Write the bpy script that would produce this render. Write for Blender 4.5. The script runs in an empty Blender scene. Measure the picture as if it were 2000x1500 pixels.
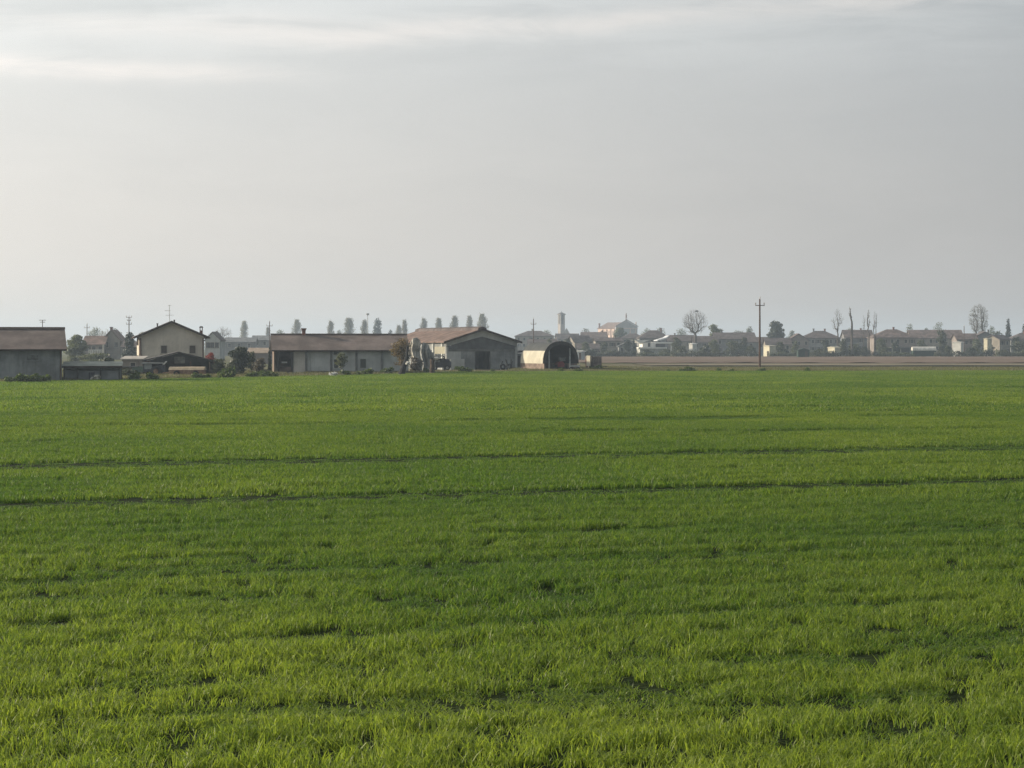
import bpy, math, random
import numpy as np
from mathutils import Vector, Matrix

# ------------------------------------------------------------------ camera, sky, sun, exposure
SC = bpy.context.scene
COL = SC.collection
F, CX, HY, CH = 4200.0, 1000.0, 676.0, 3.5      # focal length in photo pixels, centre column, horizon row, eye height (m)

cam = bpy.data.cameras.new('camera')
cam.sensor_width = 36.0
cam.lens = 36.0 * F / 2000.0
cam.shift_y = -(750.0 - HY) / 2000.0
cam.clip_start = 0.5
cam.clip_end = 30000
camo = bpy.data.objects.new('camera', cam)
camo.location = (0, 0, CH)
camo.rotation_euler = (math.radians(90), 0, 0)
COL.objects.link(camo)
SC.camera = camo

SUN_AZ, SUN_EL = -78.0, 16.0                      # degrees, azimuth from the view direction (+Y) towards the right
sd = Vector((math.sin(math.radians(SUN_AZ)) * math.cos(math.radians(SUN_EL)),
             math.cos(math.radians(SUN_AZ)) * math.cos(math.radians(SUN_EL)),
             math.sin(math.radians(SUN_EL))))
sun = bpy.data.lights.new('sun', 'SUN')
sun.energy = 5.0
sun.angle = math.radians(1.2)
sun.color = (1.0, 0.86, 0.66)
suno = bpy.data.objects.new('sun', sun)
suno.rotation_euler = sd.to_track_quat('Z', 'Y').to_euler()
suno.location = (-60, 40, 60)
COL.objects.link(suno)

W = bpy.data.worlds.new('World')
SC.world = W
W.use_nodes = True
wt = W.node_tree
wt.nodes.clear()


class NT:
    """small helper to write node graphs"""
    def __init__(s, tree): s.t = tree
    def node(s, typ, **kw):
        n = s.t.nodes.new(typ)
        for k, v in kw.items(): setattr(n, k, v)
        return n
    def put(s, sock, v):
        if hasattr(v, 'is_output'): s.t.links.new(v, sock)
        else: sock.default_value = v
    def m(s, op, a, b=None, c=None, clamp=False):
        n = s.node('ShaderNodeMath', operation=op, use_clamp=clamp)
        s.put(n.inputs[0], a)
        if b is not None: s.put(n.inputs[1], b)
        if c is not None: s.put(n.inputs[2], c)
        return n.outputs[0]
    def vm(s, op, a, b):
        n = s.node('ShaderNodeVectorMath', operation=op)
        s.put(n.inputs[0], a); s.put(n.inputs[1], b)
        return n.outputs['Value'] if op in ('DOT_PRODUCT', 'LENGTH') else n.outputs[0]
    def mix(s, f, a, b, mode='MIX'):
        n = s.node('ShaderNodeMix', data_type='RGBA', blend_type=mode, clamp_factor=True)
        s.put(n.inputs[0], f); s.put(n.inputs[6], a); s.put(n.inputs[7], b)
        return n.outputs[2]
    def noise(s, vec, scale, detail=4, rough=0.5, dist=0.0):
        n = s.node('ShaderNodeTexNoise')
        s.put(n.inputs['Vector'], vec)
        n.inputs['Scale'].default_value = scale
        n.inputs['Detail'].default_value = detail
        n.inputs['Roughness'].default_value = rough
        n.inputs['Distortion'].default_value = dist
        return n.outputs['Fac']
    def xyz(s, x, y, z=0.0):
        n = s.node('ShaderNodeCombineXYZ')
        s.put(n.inputs[0], x); s.put(n.inputs[1], y); s.put(n.inputs[2], z)
        return n.outputs[0]
    def smooth(s, v, a, b):
        n = s.node('ShaderNodeMapRange', interpolation_type='SMOOTHSTEP')
        s.put(n.inputs[0], v)
        n.inputs[1].default_value = a; n.inputs[2].default_value = b
        return n.outputs[0]


def build_sky():
    g = NT(wt)
    out = g.node('ShaderNodeOutputWorld')
    bg = g.node('ShaderNodeBackground')
    sky = g.node('ShaderNodeTexSky', sky_type='NISHITA', sun_disc=False)
    sky.sun_elevation = math.radians(SUN_EL)
    sky.sun_rotation = math.radians(SUN_AZ)
    sky.air_density = 1.0; sky.dust_density = 4.0; sky.ozone_density = 1.0
    bg.inputs['Strength'].default_value = 0.10
    d = g.node('ShaderNodeTexCoord').outputs['Generated']
    sep = g.node('ShaderNodeSeparateXYZ'); g.put(sep.inputs[0], d)
    x, y, z = sep.outputs
    az = g.m('ARCTAN2', x, y)
    el = g.m('ARCSINE', z)
    sund = g.node('ShaderNodeCombineXYZ')
    for i in range(3): sund.inputs[i].default_value = sd[i]
    cs = g.m('MULTIPLY_ADD', g.vm('DOT_PRODUCT', d, sund.outputs[0]), 0.5, 0.5)
    # thin high overcast veil: brighter and warmer towards the sun it hides, as such veils are
    glow = g.m('MULTIPLY', cs, cs)
    low = g.m('SUBTRACT', 1.0, g.smooth(el, -0.02, 0.20))
    veil = g.mix(glow, (1.08, 1.32, 1.62, 1), (10.6, 10.7, 10.3, 1))
    warm = g.mix(glow, (1.08, 1.22, 1.46, 1), (11.75, 10.6, 9.2, 1))
    veil = g.mix(g.m('MULTIPLY', low, 0.9), veil, warm)
    # cirrus streaks: long bands that lie almost level
    pc = g.xyz(g.m('MULTIPLY', az, 3.0), g.m('MULTIPLY', el, 26.0), 0.0)
    n1 = g.noise(pc, 1.7, 6, 0.55, 0.6)
    n2 = g.noise(g.xyz(g.m('MULTIPLY', az, 14.0), g.m('MULTIPLY', el, 85.0), 3.0), 1.0, 7, 0.62, 0.7)
    wob = g.m('MULTIPLY', g.m('SUBTRACT', g.noise(g.xyz(g.m('MULTIPLY', az, 10.0), 0.0, 7.0), 1.0, 4), 0.5), 0.020)
    def band(c0, slope, width, a0, a1, curve=0.0):
        c = g.m('MULTIPLY_ADD', az, slope, c0)
        if curve: c = g.m('MULTIPLY_ADD', g.m('MULTIPLY', az, az), curve, c)
        t = g.m('DIVIDE', g.m('SUBTRACT', g.m('SUBTRACT', el, c), wob), width)
        b = g.m('EXPONENT', g.m('MULTIPLY', g.m('MULTIPLY', t, t), -1.0))
        # mask by azimuth
        mk = g.m('MULTIPLY', g.smooth(az, a0 - 0.08, a0 + 0.04), g.m('SUBTRACT', 1.0, g.smooth(az, a1 - 0.07, a1 + 0.06)))
        return g.m('MULTIPLY', b, mk)
    b1 = g.m('MULTIPLY', band(0.1235, -0.012, 0.0042, -0.75, -0.115), g.smooth(n2, 0.28, 0.58))
    b2 = g.m('MULTIPLY', band(0.148, 0.062, 0.0050, -0.09, 0.26), g.smooth(n2, 0.2, 0.7))
    b3 = g.m('MULTIPLY', band(0.142, -0.03, 0.0062, -0.40, -0.03), g.smooth(n1, 0.3, 0.65))
    # the veil is never quite even: broad, faint mottling everywhere
    n3 = g.noise(g.xyz(g.m('MULTIPLY', az, 5.0), g.m('MULTIPLY', el, 16.0), 11.0), 1.6, 6, 0.6, 0.8)
    veil = g.mix(1.0, veil, g.mix(g.smooth(n3, 0.25, 0.75), (0.97, 0.97, 0.975, 1), (1.025, 1.02, 1.02, 1)), 'MULTIPLY')
    up = g.m('MULTIPLY', g.smooth(el, 0.112, 0.15), g.smooth(g.m('MULTIPLY_ADD', n2, 0.45, g.m('MULTIPLY', n1, 0.6)), 0.40, 0.62))
    veil2 = g.mix(0.55, veil, g.mix(glow, (2.9, 3.15, 3.3, 1), (13.2, 13.1, 12.5, 1)))
    c = g.mix(g.m('MULTIPLY', up, 0.5), veil, veil2)
    streak = g.mix(glow, (2.6, 2.6, 2.6, 1), (14.4, 13.2, 12.2, 1))
    for b, s in ((b1, 0.58), (b2, 0.58), (b3, 0.45)):
        c = g.mix(g.m('MULTIPLY', b, s), c, streak)
    # clear blue shows through a little where the veil is thin, high up
    thin = g.m('MULTIPLY', g.smooth(el, 0.128, 0.20), g.m('SUBTRACT', 1.0, g.smooth(n1, 0.38, 0.6)))
    cov = g.m('SUBTRACT', 0.94, g.m('MULTIPLY', thin, 0.30))
    colr = g.mix(cov, sky.outputs[0], c)
    g.put(bg.inputs['Color'], colr)
    wt.links.new(bg.outputs[0], out.inputs['Surface'])
build_sky()

vs = SC.view_settings
vs.view_transform = 'Standard'; vs.look = 'None'; vs.gamma = 1.0; vs.use_curve_mapping = False
vs.exposure = 0.43
SC.render.engine = 'CYCLES'
SC.cycles.use_denoising = True
SC.cycles.denoiser = 'OPENIMAGEDENOISE'
SC.cycles.denoising_input_passes = 'RGB_ALBEDO_NORMAL'
SC.cycles.denoising_prefilter = 'NONE'
SC.cycles.max_bounces = 8
SC.cycles.transmission_bounces = 6
SC.cycles.transparent_max_bounces = 8
SC.cycles.volume_bounces = 0

# ------------------------------------------------------------------ helpers
def gx(px, Y): return (px - CX) / F * Y
def gz(py, Y): return CH + (HY - py) / F * Y
def gY(py): return F * CH / (py - HY)

MATS = {}
def mat(name, col, rough=0.85, var=0.12, scale=1.2, streak=0.0, spec=0.2, metal=0.0, bump=0.0, col2=None, wave=None):
    """procedural surface: base colour with blotches of wear, optional vertical rain streaks and corrugation"""
    if name in MATS: return MATS[name]
    m = bpy.data.materials.new(name); m.use_nodes = True
    t = m.node_tree; t.nodes.clear(); g = NT(t)
    o = g.node('ShaderNodeOutputMaterial'); p = g.node('ShaderNodeBsdfPrincipled')
    t.links.new(p.outputs[0], o.inputs[0])
    tc = g.node('ShaderNodeTexCoord').outputs['Object']
    n = g.noise(tc, scale, 6, 0.6)
    c2 = col2 or tuple(v * (1 - 2.2 * var) for v in col)
    hi = tuple(min(v * (1 + 1.2 * var), 0.9) for v in col)
    c = g.mix(g.smooth(n, 0.35, 0.68), c2 + (1,), hi + (1,))
    if streak:
        mp = g.node('ShaderNodeMapping'); g.put(mp.inputs['Vector'], tc); mp.inputs['Scale'].default_value = (2.5, 2.5, 0.16)
        s_ = g.noise(mp.outputs[0], 1.0, 5, 0.65)
        c = g.mix(g.m('MULTIPLY', g.smooth(s_, 0.48, 0.75), streak), c, tuple(v * 0.42 for v in col) + (1,))
    fine = g.noise(tc, scale * 9, 3, 0.7)
    c = g.mix(0.25, c, g.mix(fine, (0.35, 0.35, 0.35, 1), (1, 1, 1, 1)), 'MULTIPLY')
    g.put(p.inputs['Base Color'], c)
    p.inputs['Roughness'].default_value = rough
    p.inputs['Specular IOR Level'].default_value = spec
    p.inputs['Metallic'].default_value = metal
    if wave or bump:
        b = g.node('ShaderNodeBump'); b.inputs['Strength'].default_value = 0.6
        b.inputs['Distance'].default_value = bump or 0.05
        if wave:
            w = g.node('ShaderNodeTexWave', bands_direction=wave[0]); g.put(w.inputs['Vector'], tc)
            w.inputs['Scale'].default_value = wave[1]
            g.put(b.inputs['Height'], w.outputs['Fac'])
        else: g.put(b.inputs['Height'], fine)
        t.links.new(b.outputs[0], p.inputs['Normal'])
    MATS[name] = m
    return m


def leaf_mat(name, ca, cb, trans=0.45, rough=0.5, spec=0.3, inst=False):
    """leaf: diffuse with light passing through it; tone varies leaf by leaf"""
    if name in MATS: return MATS[name]
    m = bpy.data.materials.new(name); m.use_nodes = True
    t = m.node_tree; t.nodes.clear(); g = NT(t)
    o = g.node('ShaderNodeOutputMaterial')
    if inst:
        a = g.node('ShaderNodeAttribute', attribute_type='INSTANCER', attribute_name='tone').outputs['Fac']
        r = g.node('ShaderNodeNewGeometry').outputs['Random Per Island']
        f = g.m('ADD', g.m('MULTIPLY', a, 0.8), g.m('MULTIPLY', g.m('SUBTRACT', r, 0.5), 0.8), clamp=True)
    else:
        f = g.node('ShaderNodeNewGeometry').outputs['Random Per Island']
    c = g.mix(f, ca + (1,), cb + (1,))
    p = g.node('ShaderNodeBsdfPrincipled'); g.put(p.inputs['Base Color'], c)
    p.inputs['Roughness'].default_value = rough; p.inputs['Specular IOR Level'].default_value = spec
    tr = g.node('ShaderNodeBsdfTranslucent'); g.put(tr.inputs['Color'], g.mix(1.0, c, (1.42, 1.42, 0.9, 1), 'MULTIPLY'))
    mx = g.node('ShaderNodeMixShader'); mx.inputs[0].default_value = trans
    t.links.new(p.outputs[0], mx.inputs[1]); t.links.new(tr.outputs[0], mx.inputs[2]); t.links.new(mx.outputs[0], o.inputs[0])
    MATS[name] = m
    return m


class MB:
    """collects faces of one mesh"""
    def __init__(s): s.v = []; s.f = []; s.smooth = False
    def add(s, vs_, fs):
        o = len(s.v); s.v += [tuple(v) for v in vs_]; s.f += [tuple(o + i for i in f) for f in fs]
        return s
    def box(s, x0, x1, y0, y1, z0, z1):
        v = [(x, y, z) for z in (z0, z1) for y in (y0, y1) for x in (x0, x1)]
        return s.add(v, [(0, 2, 3, 1), (4, 5, 7, 6), (0, 1, 5, 4), (2, 6, 7, 3), (0, 4, 6, 2), (1, 3, 7, 5)])
    def prism(s, prof, axis, a0, a1):
        """polygon profile (u, z) pulled along x or y"""
        n = len(prof)
        P = (lambda u, a, z: (u, a, z)) if axis == 'y' else (lambda u, a, z: (a, u, z))
        v = [P(u, a0, z) for u, z in prof] + [P(u, a1, z) for u, z in prof]
        f = [tuple(range(n)), tuple(range(2 * n - 1, n - 1, -1))] + [(i, n + i, n + (i + 1) % n, (i + 1) % n) for i in range(n)]
        return s.add(v, f)
    def tube(s, pts, radii, sides=6, cap=True):
        pts = [Vector(p) for p in pts]; o = len(s.v); n = len(pts)
        for i, p in enumerate(pts):
            d = (pts[min(i + 1, n - 1)] - pts[max(i - 1, 0)]).normalized()
            a = d.cross(Vector((0, 1, 0)) if abs(d.y) < 0.9 else Vector((1, 0, 0))).normalized(); b = d.cross(a)
            r = radii[i] if hasattr(radii, '__len__') else radii
            for k in range(sides):
                t = 2 * math.pi * k / sides
                s.v.append(tuple(p + a * (r * math.cos(t)) + b * (r * math.sin(t))))
        for i in range(n - 1):
            for k in range(sides):
                k2 = (k + 1) % sides
                s.f.append((o + i * sides + k, o + i * sides + k2, o + (i + 1) * sides + k2, o + (i + 1) * sides + k))
        if cap:
            s.f.append(tuple(o + k for k in range(sides - 1, -1, -1)))
            s.f.append(tuple(o + (n - 1) * sides + k for k in range(sides)))
        return s
    def lathe(s, prof, sides=14, c=(0, 0, 0)):
        o = len(s.v); n = len(prof)
        for r, z in prof:
            for k in range(sides):
                t = 2 * math.pi * k / sides
                s.v.append((c[0] + r * math.cos(t), c[1] + r * math.sin(t), c[2] + z))
        for i in range(n - 1):
            for k in range(sides):
                k2 = (k + 1) % sides
                s.f.append((o + i * sides + k, o + i * sides + k2, o + (i + 1) * sides + k2, o + (i + 1) * sides + k))
        s.f.append(tuple(o + k for k in range(sides - 1, -1, -1))); s.f.append(tuple(o + (n - 1) * sides + k for k in range(sides)))
        return s
    def wheel(s, x, y, z, r, w, sides=18, hub=0.0):
        """disc standing up, axle along y"""
        o = len(s.v)
        prof = [(hub, 0.0), (hub, w), (r * 0.93, w), (r, w * 0.8), (r, w * 0.2), (r * 0.93, 0)]
        for pr, py in prof:
            for k in range(sides):
                t = 2 * math.pi * k / sides
                s.v.append((x + pr * math.cos(t), y + py, z + pr * math.sin(t)))
        for i in range(len(prof)):
            j = (i + 1) % len(prof)
            for k in range(sides):
                k2 = (k + 1) % sides
                s.f.append((o + i * sides + k, o + i * sides + k2, o + j * sides + k2, o + j * sides + k))
        return s
    def mesh(s, name):
        m = bpy.data.meshes.new(name); m.from_pydata(s.v, [], s.f); m.update()
        if s.smooth: m.polygons.foreach_set('use_smooth', [True] * len(m.polygons))
        return m
    def build(s, name, material, parent=None):
        o = bpy.data.objects.new(name, s.mesh(name)); COL.objects.link(o)
        if material: o.data.materials.append(material)
        if parent: o.parent = parent
        return o


def tag(o, label, cat, group=None):
    o['label'] = label; o['category'] = cat
    if group: o['group'] = group
    return o
def thing(name, label, cat, loc, rotz=0.0, group=None):
    o = bpy.data.objects.new(name, None); COL.objects.link(o)
    o.empty_display_size = 0.3
    o.location = loc; o.rotation_euler = (0, 0, rotz)
    return tag(o, label, cat, group)
def struct(o): o['kind'] = 'structure'; return o
def inst(name, mesh, parent=None, loc=(0, 0, 0), rotz=0, scale=(1, 1, 1)):
    o = bpy.data.objects.new(name, mesh); COL.objects.link(o)
    o.location = loc; o.rotation_euler = (0, 0, rotz); o.scale = scale
    if parent: o.parent = parent
    return o
def box_part(name, m, parent, *b): return MB().box(*b).build(name, m, parent)

# ------------------------------------------------------------------ ground, fields, track
A20 = math.radians(20.0); CU, SU = math.cos(A20), math.sin(A20)    # direction the crop rows run
rng = np.random.default_rng(7)

def ground_material():
    m = bpy.data.materials.new('meadow_ground'); m.use_nodes = True
    t = m.node_tree; t.nodes.clear(); g = NT(t)
    o = g.node('ShaderNodeOutputMaterial'); p = g.node('ShaderNodeBsdfPrincipled'); t.links.new(p.outputs[0], o.inputs[0])
    tc = g.node('ShaderNodeTexCoord').outputs['Object']
    n = g.noise(tc, 0.02, 8, 0.6); n2 = g.noise(tc, 0.9, 5, 0.6)
    c = g.mix(g.smooth(n, 0.35, 0.65), (0.085, 0.095, 0.04, 1), (0.135, 0.115, 0.07, 1))
    c = g.mix(g.m('MULTIPLY', g.smooth(n2, 0.4, 0.7), 0.5), c, (0.05, 0.075, 0.025, 1))
    g.put(p.inputs['Base Color'], c); p.inputs['Roughness'].default_value = 1.0; p.inputs['Specular IOR Level'].default_value = 0.05
    return m

def soil(name, a, b, sc, bump=0.04):
    m = bpy.data.materials.new(name); m.use_nodes = True
    t = m.node_tree; t.nodes.clear(); g = NT(t)
    o = g.node('ShaderNodeOutputMaterial'); p = g.node('ShaderNodeBsdfPrincipled'); t.links.new(p.outputs[0], o.inputs[0])
    tc = g.node('ShaderNodeTexCoord').outputs['Object']
    n = g.noise(tc, sc, 8, 0.65); n2 = g.noise(tc, sc * 14, 4, 0.6)
    c = g.mix(g.smooth(n, 0.35, 0.65), a + (1,), b + (1,))
    c = g.mix(0.35, c, g.mix(n2, (0.3, 0.3, 0.3, 1), (1, 1, 1, 1)), 'MULTIPLY')
    g.put(p.inputs['Base Color'], c); p.inputs['Roughness'].default_value = 1.0; p.inputs['Specular IOR Level'].default_value = 0.05
    bp = g.node('ShaderNodeBump'); bp.inputs['Distance'].default_value = bump; g.put(bp.inputs['Height'], n2); t.links.new(bp.outputs[0], p.inputs['Normal'])
    return m

def sheet(name, m, xs, ys, hfun):
    X, Y = np.meshgrid(xs, ys)
    Z = hfun(X, Y)
    v = np.stack([X.ravel(), Y.ravel(), Z.ravel()], 1)
    nx, ny = len(xs), len(ys)
    i = np.arange(nx * ny).reshape(ny, nx)
    f = np.stack([i[:-1, :-1].ravel(), i[:-1, 1:].ravel(), i[1:, 1:].ravel(), i[1:, :-1].ravel()], 1)
    me = bpy.data.meshes.new(name); me.from_pydata(v.tolist(), [], f.tolist()); me.update()
    me.polygons.foreach_set('use_smooth', [True] * len(me.polygons))
    o = bpy.data.objects.new(name, me); COL.objects.link(o); me.materials.append(m)
    return struct(o)

sheet('ground', ground_material(), np.linspace(-3500, 3500, 29), np.linspace(-300, 4800, 22), lambda x, y: x * 0)

# far edge of the green field, from the photograph's edge rows, as a line on the ground (x -> y)
EDGE = [(-140, 175), (gx(0, 206), 206), (gx(480, 235), 235), (gx(760, 262), 262), (gx(870, 285), 285), (gx(1150, 290), 290), (gx(2000, 300), 300), (150, 312)]
ex = np.array([e[0] for e in EDGE]); ey = np.array([e[1] for e in EDGE])
def edge_y(x): return np.interp(x, ex, ey)

soil_m = soil('shaded_field_soil', (0.012, 0.020, 0.005), (0.022, 0.034, 0.009), 0.6)  # dark greenish soil, the shade between plants painted into its colour
mb = MB()
n0 = len(EDGE)
mb.add([(x, -20, 0.004) for x, _ in EDGE] + [(x, y, 0.004) for x, y in EDGE], [(i, i + 1, n0 + i + 1, n0 + i) for i in range(n0 - 1)])
struct(mb.build('field_soil', soil_m))

# smooth value noise in numpy for the lie of the crop
def vnoise(x, y, seed):
    r = np.random.default_rng(seed); T = r.random((256, 256))
    xi = np.floor(x).astype(int); yi = np.floor(y).astype(int)
    fx = x - xi; fy = y - yi; fx = fx * fx * (3 - 2 * fx); fy = fy * fy * (3 - 2 * fy)
    a = T[yi % 256, xi % 256]; b = T[yi % 256, (xi + 1) % 256]; c = T[(yi + 1) % 256, xi % 256]; d_ = T[(yi + 1) % 256, (xi + 1) % 256]
    return (a * (1 - fx) + b * fx) * (1 - fy) + (c * (1 - fx) + d_ * fx) * fy
def fbm(x, y, seed, o=3): return sum(vnoise(x * 2 ** k, y * 2 ** k, seed + k) * 0.5 ** k for k in range(o)) / sum(0.5 ** k for k in range(o))

# ploughed field beyond the track, in real furrows
def plough_h(x, y):
    u = x * CU + y * SU; v = -x * SU + y * CU
    return 0.02 + 0.10 * np.sin(v * 1.6 + 1.5 * fbm(u * 0.05, v * 0.05, 3)) * 0.5 + 0.16 * fbm(x * 0.4, y * 0.25, 11) + 0.05
plough = sheet('ploughed_field', soil('ploughed_earth', (0.14, 0.105, 0.082), (0.205, 0.155, 0.12), 0.035), np.linspace(14, 330, 240), np.linspace(436, 690, 210), plough_h)

# dirt track on a low bank, dark earth with shade painted into its near face
def lane(name, m, x0, x1, f0, prof):
    """cross profile (offset, height) swept along x; f0 gives the centre line"""
    mb = MB(); xs = np.linspace(x0, x1, 60); k = len(prof); r = random.Random(3)
    for x in xs:
        for dy, h in prof:
            mb.v.append((x, f0(x) + dy + r.uniform(-.35, .35), max(0.006, h + r.uniform(-.04, .04)) if h > 0.02 else h))
    for i in range(len(xs) - 1):
        for j in range(k - 1):
            a = i * k + j; mb.f.append((a, a + k, a + k + 1, a + 1))
    mb.smooth = False
    return struct(mb.build(name, m))
tl = lambda x: 396 + (x - 30) * 0.02
lane('dirt_track', soil('dry_track_dust', (0.17, 0.15, 0.105), (0.24, 0.21, 0.15), 0.05), gx(1250, 400), 330, tl, [(-20, 0.14), (-6, 0.15), (8, 0.12), (24, 0.09), (36, 0.008)])
lane('ditch_bank', soil('shaded_bank_earth', (0.022, 0.022, 0.013), (0.04, 0.04, 0.022), 0.2), gx(1340, 380), 330, lambda x: tl(x) - 20.4, [(-13.0, 0.008), (-9.5, 0.012), (-0.6, 0.17), (0.2, 0.135)])

# ------------------------------------------------------------------ crop: clumps of blades stood on points, each with its own height, turn and tone
def blade_clump(name, n, rad, h0, h1, w, m, seed, lean=0.35, segs=3):
    r = random.Random(seed); v = []; f = []
    for _ in range(n):
        a = r.uniform(0, 6.283); q = rad * math.sqrt(r.random())
        bx, by = q * math.cos(a), q * math.sin(a)
        h = r.uniform(h0, h1); la = r.uniform(0, 6.283); ln = h * r.uniform(0.08, lean); tw = r.uniform(0, 6.283)
        wx, wy = math.cos(tw) * w * 0.5, math.sin(tw) * w * 0.5
        droop = r.random() < 0.4
        o = len(v)
        for s in range(segs):
            t = s / segs; k = t ** 1.8; ww = 1.0 - 0.35 * t
            z = h * t
            v += [(bx + math.cos(la) * ln * k - wx * ww, by + math.sin(la) * ln * k - wy * ww, z), (bx + math.cos(la) * ln * k + wx * ww, by + math.sin(la) * ln * k + wy * ww, z)]
        kk = 1.9 if droop else 1.0
        v.append((bx + math.cos(la) * ln * kk, by + math.sin(la) * ln * kk, h * (0.86 if droop else 1.0)))
        for s in range(segs - 1): f.append((o + 2 * s, o + 2 * s + 1, o + 2 * s + 3, o + 2 * s + 2))
        f.append((o + 2 * segs - 2, o + 2 * segs - 1, o + 2 * segs))
    me = bpy.data.meshes.new(name); me.from_pydata(v, [], f); me.materials.append(m); me.update()
    return bpy.data.objects.new(name, me)

def scatter(name, protos, P, rz, sc, tone, idx, label, cat):
    coll = bpy.data.collections.new(name + '_kinds')
    for i, p in enumerate(protos): p.name = '%s_%02d' % (name, i); coll.objects.link(p)
    me = bpy.data.meshes.new(name); N = len(P)
    me.vertices.add(N); me.vertices.foreach_set('co', P.astype(np.float32).ravel())
    for nm, ty, dat, key in (('turn', 'FLOAT', rz, 'value'), ('tone', 'FLOAT', tone, 'value'), ('kind_index', 'INT', idx, 'value'), ('size', 'FLOAT_VECTOR', sc, 'vector')):
        at = me.attributes.new(nm, ty, 'POINT')
        at.data.foreach_set(key, np.ascontiguousarray(dat, dtype=np.int32 if ty == 'INT' else np.float32).ravel())
    o = bpy.data.objects.new(name, me); COL.objects.link(o)
    ng = bpy.data.node_groups.new(name, 'GeometryNodeTree')
    ng.interface.new_socket('Geometry', in_out='INPUT', socket_type='NodeSocketGeometry')
    ng.interface.new_socket('Geometry', in_out='OUTPUT', socket_type='NodeSocketGeometry')
    N_ = ng.nodes; L = ng.links
    gi = N_.new('NodeGroupInput'); go = N_.new('NodeGroupOutput')
    ci = N_.new('GeometryNodeCollectionInfo'); ci.inputs['Collection'].default_value = coll
    ci.inputs['Separate Children'].default_value = True; ci.inputs['Reset Children'].default_value = True
    iop = N_.new('GeometryNodeInstanceOnPoints')
    def na(nm, ty):
        n = N_.new('GeometryNodeInputNamedAttribute'); n.data_type = ty; n.inputs['Name'].default_value = nm; return n.outputs['Attribute']
    cx = N_.new('ShaderNodeCombineXYZ'); L.new(na('turn', 'FLOAT'), cx.inputs[2])
    er = N_.new('FunctionNodeEulerToRotation'); L.new(cx.outputs[0], er.inputs[0])
    L.new(gi.outputs[0], iop.inputs['Points']); L.new(ci.outputs[0], iop.inputs['Instance'])
    iop.inputs['Pick Instance'].default_value = True
    L.new(na('kind_index', 'INT'), iop.inputs['Instance Index']); L.new(er.outputs[0], iop.inputs['Rotation']); L.new(na('size', 'FLOAT_VECTOR'), iop.inputs['Scale'])
    L.new(iop.outputs[0], go.inputs[0])
    md = o.modifiers.new('scatter', 'NODES'); md.node_group = ng
    o['kind'] = 'stuff'
    return tag(o, label, cat)

wheat_m = leaf_mat('young_wheat_leaf', (0.056, 0.119, 0.018), (0.222, 0.282, 0.042), trans=0.52, rough=0.45, spec=0.26, inst=True)

# wheel lines left by the sprayer and thin places in the crop; v is the distance across the rows
TRAM = [(47.3, 3.0, 1.1), (62.8, 4.0, 1.15), (31.8, 1.3, 0.42), (78.3, 2.2, 0.42), (93.8, 2.2, 0.3), (109.3, 2.6, 0.45), (124.8, 2.6, 0.35), (140.3, 3.2, 0.5), (155.8, 3.4, 0.6), (171.3, 3.4, 0.4)]
def thin_spot(px, py, wpx, hm):      # a thin place seen at (px, py): x, y, half length, half width
    Y = gY(py); return (gx(px, Y), Y, wpx / F * Y / 2, hm * 2.0)
THIN = [thin_spot(*a) for a in ((1035, 1338, 75, .30), (1105, 1172, 110, .5), (800, 1182, 190, .5), (865, 1122, 210, .45), (330, 1342, 370, .30), (430, 1176, 330, .4), (120, 1176, 220, .35),
        (1560, 1296, 420, .28), (1240, 1290, 170, .25), (1900, 1290, 200, .25), (1530, 1118, 110, .4), (380, 1436, 150, .16), (470, 1432, 80, .16), (100, 1228, 110, .35), (205, 1258, 90, .3),
        (1960, 1082, 90, .5), (1850, 1030, 200, .5), (930, 1440, 90, .16), (1700, 1440, 70, .15), (640, 1310, 120, .2), (1830, 1360, 150, .2))]

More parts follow.
